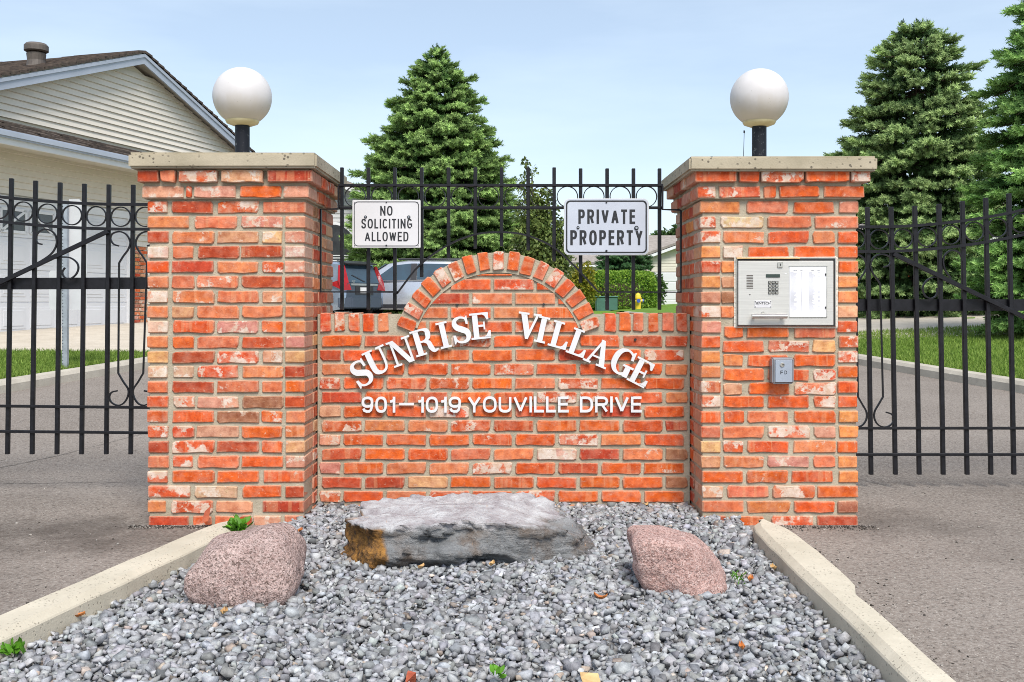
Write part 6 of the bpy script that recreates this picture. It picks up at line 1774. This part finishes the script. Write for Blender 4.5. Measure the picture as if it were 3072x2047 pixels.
# ------------------------------------------------------------------ cars (x forward, y left, z up)
def car(name, label, X, Yc, zb, theta, spec, paint):
    h = theta
    XF = Matrix.Translation((X, Yc, zb)) @ Matrix.Rotation(h, 4, 'Z')
    rt = root(name, label, 'car', (X, Yc, zb), 'parked cars')
    st = spec['body']                                   # stations: x, half width, sill z, belt z
    V_, F_ = [], []
    for x, w, z0, z1 in st:
        sec = [(-w * .93, z0), (-w, z0 + (z1 - z0) * .22), (-w * 1.0, z0 + (z1 - z0) * .62), (-w * .95, z1 - .03), (-w * .86, z1), (0, z1 + .02)]
        sec += [(-a, b) for a, b in sec[-2::-1]]
        V_ += [(x, a, b) for a, b in sec]
    k = 11
    for i in range(len(st) - 1):
        for j in range(k - 1): F_.append((i * k + j, i * k + j + 1, (i + 1) * k + j + 1, (i + 1) * k + j))
    F_ += [tuple(range(k)), tuple((len(st) - 1) * k + j for j in range(k - 1, -1, -1))]
    m = MB(XF); m.add(V_, F_); body = m.build('body', paint, rt, smooth=True, bevel=.0)
    body.data.set_sharp_from_angle(angle=math.radians(38))
    cb = spec['cabin']                                  # stations: x, belt half, roof half, belt z, roof z
    V_, F_ = [], []
    for x, wb, wr_, zb_, zr in cb:
        sec = [(-wb, zb_), (-(wb * .35 + wr_ * .65), zb_ + (zr - zb_) * .62), (-wr_, zr - .05), (-wr_ * .86, zr), (0, zr + .02)]
        sec += [(-a, b) for a, b in sec[-2::-1]]; V_ += [(x, a, b) for a, b in sec]
    k = 9; n = len(cb)
    for i in range(n - 1):
        for j in range(k - 1): F_.append((i * k + j, i * k + j + 1, (i + 1) * k + j + 1, (i + 1) * k + j))
    F_ += [tuple(range(k)), tuple((n - 1) * k + j for j in range(k - 1, -1, -1))]
    m = MB(XF); m.add(V_, F_); cab = m.build('roof', paint, rt, smooth=True); cab.data.set_sharp_from_angle(angle=math.radians(35))
    def plate(nm, pts, mat, par=None, th=.012):
        m = MB(XF); q = [Vector(p) for p in pts]; c = sum(q, Vector()) / len(q)
        nrm = (q[1] - q[0]).cross(q[2] - q[0]).normalized()
        if nrm.dot(c - Vector((0, 0, 1.0))) < 0: nrm = -nrm
        n = len(q); m.add([p + nrm * th for p in q] + [p - nrm * th for p in q], [tuple(range(n)), tuple(range(2 * n - 1, n - 1, -1))] + [(i, i + n, (i + 1) % n + n, (i + 1) % n) for i in range(n)])
        return m.build(nm, mat, par or rt)
    for nm, pts, mat in spec['plates']:
        plate(nm, pts, M[mat])
    for x in spec['wheels']:
        for sg in (-1, 1):
            y = sg * (spec['hw'] - .12); m = MB(XF); m.tube([(x, y - .11, .32), (x, y + .11, .32)], .32, 20); wh = m.build('wheel', M['tyre'], rt, bevel=.02)
            m = MB(XF); m.tube([(x, y + sg * .08, .32), (x, y + sg * .12, .32)], .21, 14); m.build('rim', M['alloy'], wh)
    return rt, XF, plate
# small hatchback, tail towards us; x forward, so the tail is at x = -2
HB = dict(hw=.85, wheels=(-1.25, 1.3),
   body=[(-2.0, .74, .36, .86), (-1.93, .82, .28, .93), (-1.5, .85, .22, .98), (0, .86, .20, .97), (1.1, .85, .22, .95), (1.75, .80, .25, .80), (2.0, .66, .33, .66)],
   cabin=[(-1.96, .72, .67, .92, .99), (-1.74, .76, .62, .95, 1.50), (-1.0, .78, .64, .97, 1.54), (0, .78, .63, .96, 1.53), (.55, .77, .58, .95, 1.40), (1.25, .74, .60, .94, .98)],
   plates=[])
def sym(fn): return [fn(-1), fn(1)]
hb = HB['plates']
hb.append(('rear_window', [(-2.0, -.60, .97), (-2.0, .60, .97), (-1.80, .54, 1.43), (-1.80, -.54, 1.43)], 'carglass'))
for sg in (-1, 1):
    hb.append(('tail_light', [(-2.03, sg * .50, .78), (-1.99, sg * .84, .76), (-1.90, sg * .86, 1.02), (-1.78, sg * .72, 1.42), (-1.84, sg * .56, 1.42), (-2.0, sg * .58, 1.0)], 'tail'))
    hb.append(('tail_light_side', [(-1.96, sg * .83, .80), (-1.62, sg * .86, .92), (-1.70, sg * .84, .98), (-1.88, sg * .80, 1.03)], 'tail'))
    hb.append(('rear_side_window', [(-.45, sg * .775, 1.0), (-1.35, sg * .765, 1.02), (-1.45, sg * .70, 1.28), (-1.2, sg * .66, 1.42), (-.45, sg * .665, 1.44)], 'carglass'))
    hb.append(('front_side_window', [(.85, sg * .76, 1.0), (-.38, sg * .775, 1.0), (-.38, sg * .665, 1.44), (.25, sg * .66, 1.40)], 'carglass'))
hb += [('spoiler', [(-1.95, -.58, 1.47), (-1.95, .58, 1.47), (-1.6, .6, 1.55), (-1.6, -.6, 1.55)], 'carblack'),
       ('tailgate_trim', [(-2.02, -.5, .90), (-2.02, .5, .90), (-2.02, .5, .95), (-2.02, -.5, .95)], 'alloy'),
       ('number_plate', [(-2.025, -.16, .70), (-2.025, .16, .70), (-2.025, .16, .85), (-2.025, -.16, .85)], 'plate'),
       ('tailgate', [(-2.004, -.66, .58), (-2.004, .66, .58), (-2.004, .62, .965), (-2.004, -.62, .965)], 'paint_slate'),
       ('plate_recess', [(-2.014, -.34, .66), (-2.014, .34, .66), (-2.014, .34, .89), (-2.014, -.34, .89)], 'carblack'),
       ('bumper_grille', [(-2.01, -.6, .36), (-2.01, .6, .36), (-2.01, .52, .47), (-2.01, -.52, .47)], 'carblack'),
       ('wiper', [(-2.0, -.05, 1.0), (-2.0, .02, 1.0), (-1.93, .40, 1.16), (-1.93, .38, 1.18)], 'carblack')]
yc = 26.5
hx = P(842 * 1.3056, 0, yc).x
th = math.radians(90 + 55)
fw = Vector((math.cos(th), math.sin(th), 0))
cpos = Vector((P(836 * 1.3056, 0, yc).x, yc, .655)) + fw * 2.0
rt, XFc, plate = car('hatchback_car', 'small silver-blue hatchback seen from its tail behind the left end of the fence', cpos.x, cpos.y, .655, th, HB, M['paint_blue'])
bump = MB(XFc); bump.add([(x, y, z) for x, y in ((-1.9, -.86), (-2.1, -.55), (-2.12, .55), (-1.9, .86)) for z in (.30, .60)], [(0, 1, 3, 2), (2, 3, 5, 4), (4, 5, 7, 6), (1, 7, 5, 3), (0, 2, 4, 6)])
bump.build('rear_bumper', M['paint_slate'], rt, bevel=.03, seg=2)
v, f = TXT['FIT']; m = MB(XFc); xs_ = [p.x for p in v]
m.add([(-2.03, .48 - (p.x - min(xs_)) * .11, .96 + p.y * .10) for p in v], f); m.build('badge', M['alloy'], rt)

SV = dict(hw=.92, wheels=(-1.35, 1.4),
   body=[(-2.25, .78, .45, 1.0), (-2.15, .86, .33, 1.06), (-1.5, .91, .26, 1.09), (0, .92, .25, 1.06), (1.2, .92, .26, 1.02), (2.0, .88, .3, .93), (2.3, .70, .4, .72)],
   cabin=[(-2.2, .78, .60, 1.03, 1.22), (-1.75, .84, .66, 1.08, 1.56), (-1.1, .85, .68, 1.07, 1.66), (0, .85, .68, 1.05, 1.68), (.6, .84, .64, 1.04, 1.58), (1.5, .80, .66, 1.01, 1.05)], plates=[])
sv = SV['plates']
for sg in (-1, 1):
    sv.append(('front_side_window', [(1.02, sg * .835, 1.08), (-.08, sg * .85, 1.10), (-.10, sg * .72, 1.57), (.42, sg * .70, 1.52)], 'carglass'))
    sv.append(('rear_side_window', [(-.28, sg * .85, 1.10), (-1.22, sg * .855, 1.12), (-1.25, sg * .735, 1.55), (-.28, sg * .72, 1.57)], 'carglass'))
    sv.append(('quarter_window', [(-1.30, sg * .855, 1.13), (-1.95, sg * .835, 1.18), (-1.70, sg * .745, 1.44), (-1.33, sg * .735, 1.54)], 'carglass'))
    sv.append(('pillar_trim', [(-.09, sg * .855, 1.09), (-.27, sg * .855, 1.09), (-.27, sg * .73, 1.57), (-.10, sg * .73, 1.57)], 'carblack'))
    sv.append(('door_handle', [(-.98, sg * .925, .93), (-1.2, sg * .925, .94), (-1.2, sg * .925, .98), (-.98, sg * .925, .97)], 'alloy'))
    sv.append(('roof_rail', [(.3, sg * .60, 1.69), (-1.7, sg * .60, 1.68), (-1.7, sg * .64, 1.71), (.3, sg * .64, 1.72)], 'carblack'))
    sv.append(('window_strip', [(1.1, sg * .85, 1.06), (-1.98, sg * .855, 1.10), (-1.98, sg * .855, 1.125), (1.1, sg * .85, 1.085)], 'alloy'))
    sv.append(('sill_trim', [(1.0, sg * .925, .28), (-1.0, sg * .925, .28), (-1.0, sg * .925, .40), (1.0, sg * .925, .40)], 'carblack'))
sv.append(('windscreen', [(1.42, -.66, 1.09), (1.42, .66, 1.09), (.68, .58, 1.57), (.68, -.58, 1.57)], 'carglass'))
sv.append(('rear_window', [(-2.22, -.58, 1.12), (-2.22, .58, 1.12), (-1.86, .56, 1.50), (-1.86, -.56, 1.50)], 'carglass'))
th = math.radians(90 + 84); ys_ = 29.5
car('suv_car', 'silver sport utility car seen from the side behind the small hatchback', P(930 * 1.3056, 0, ys_).x + .25, ys_, .655, th, SV, M['paint_silver'])
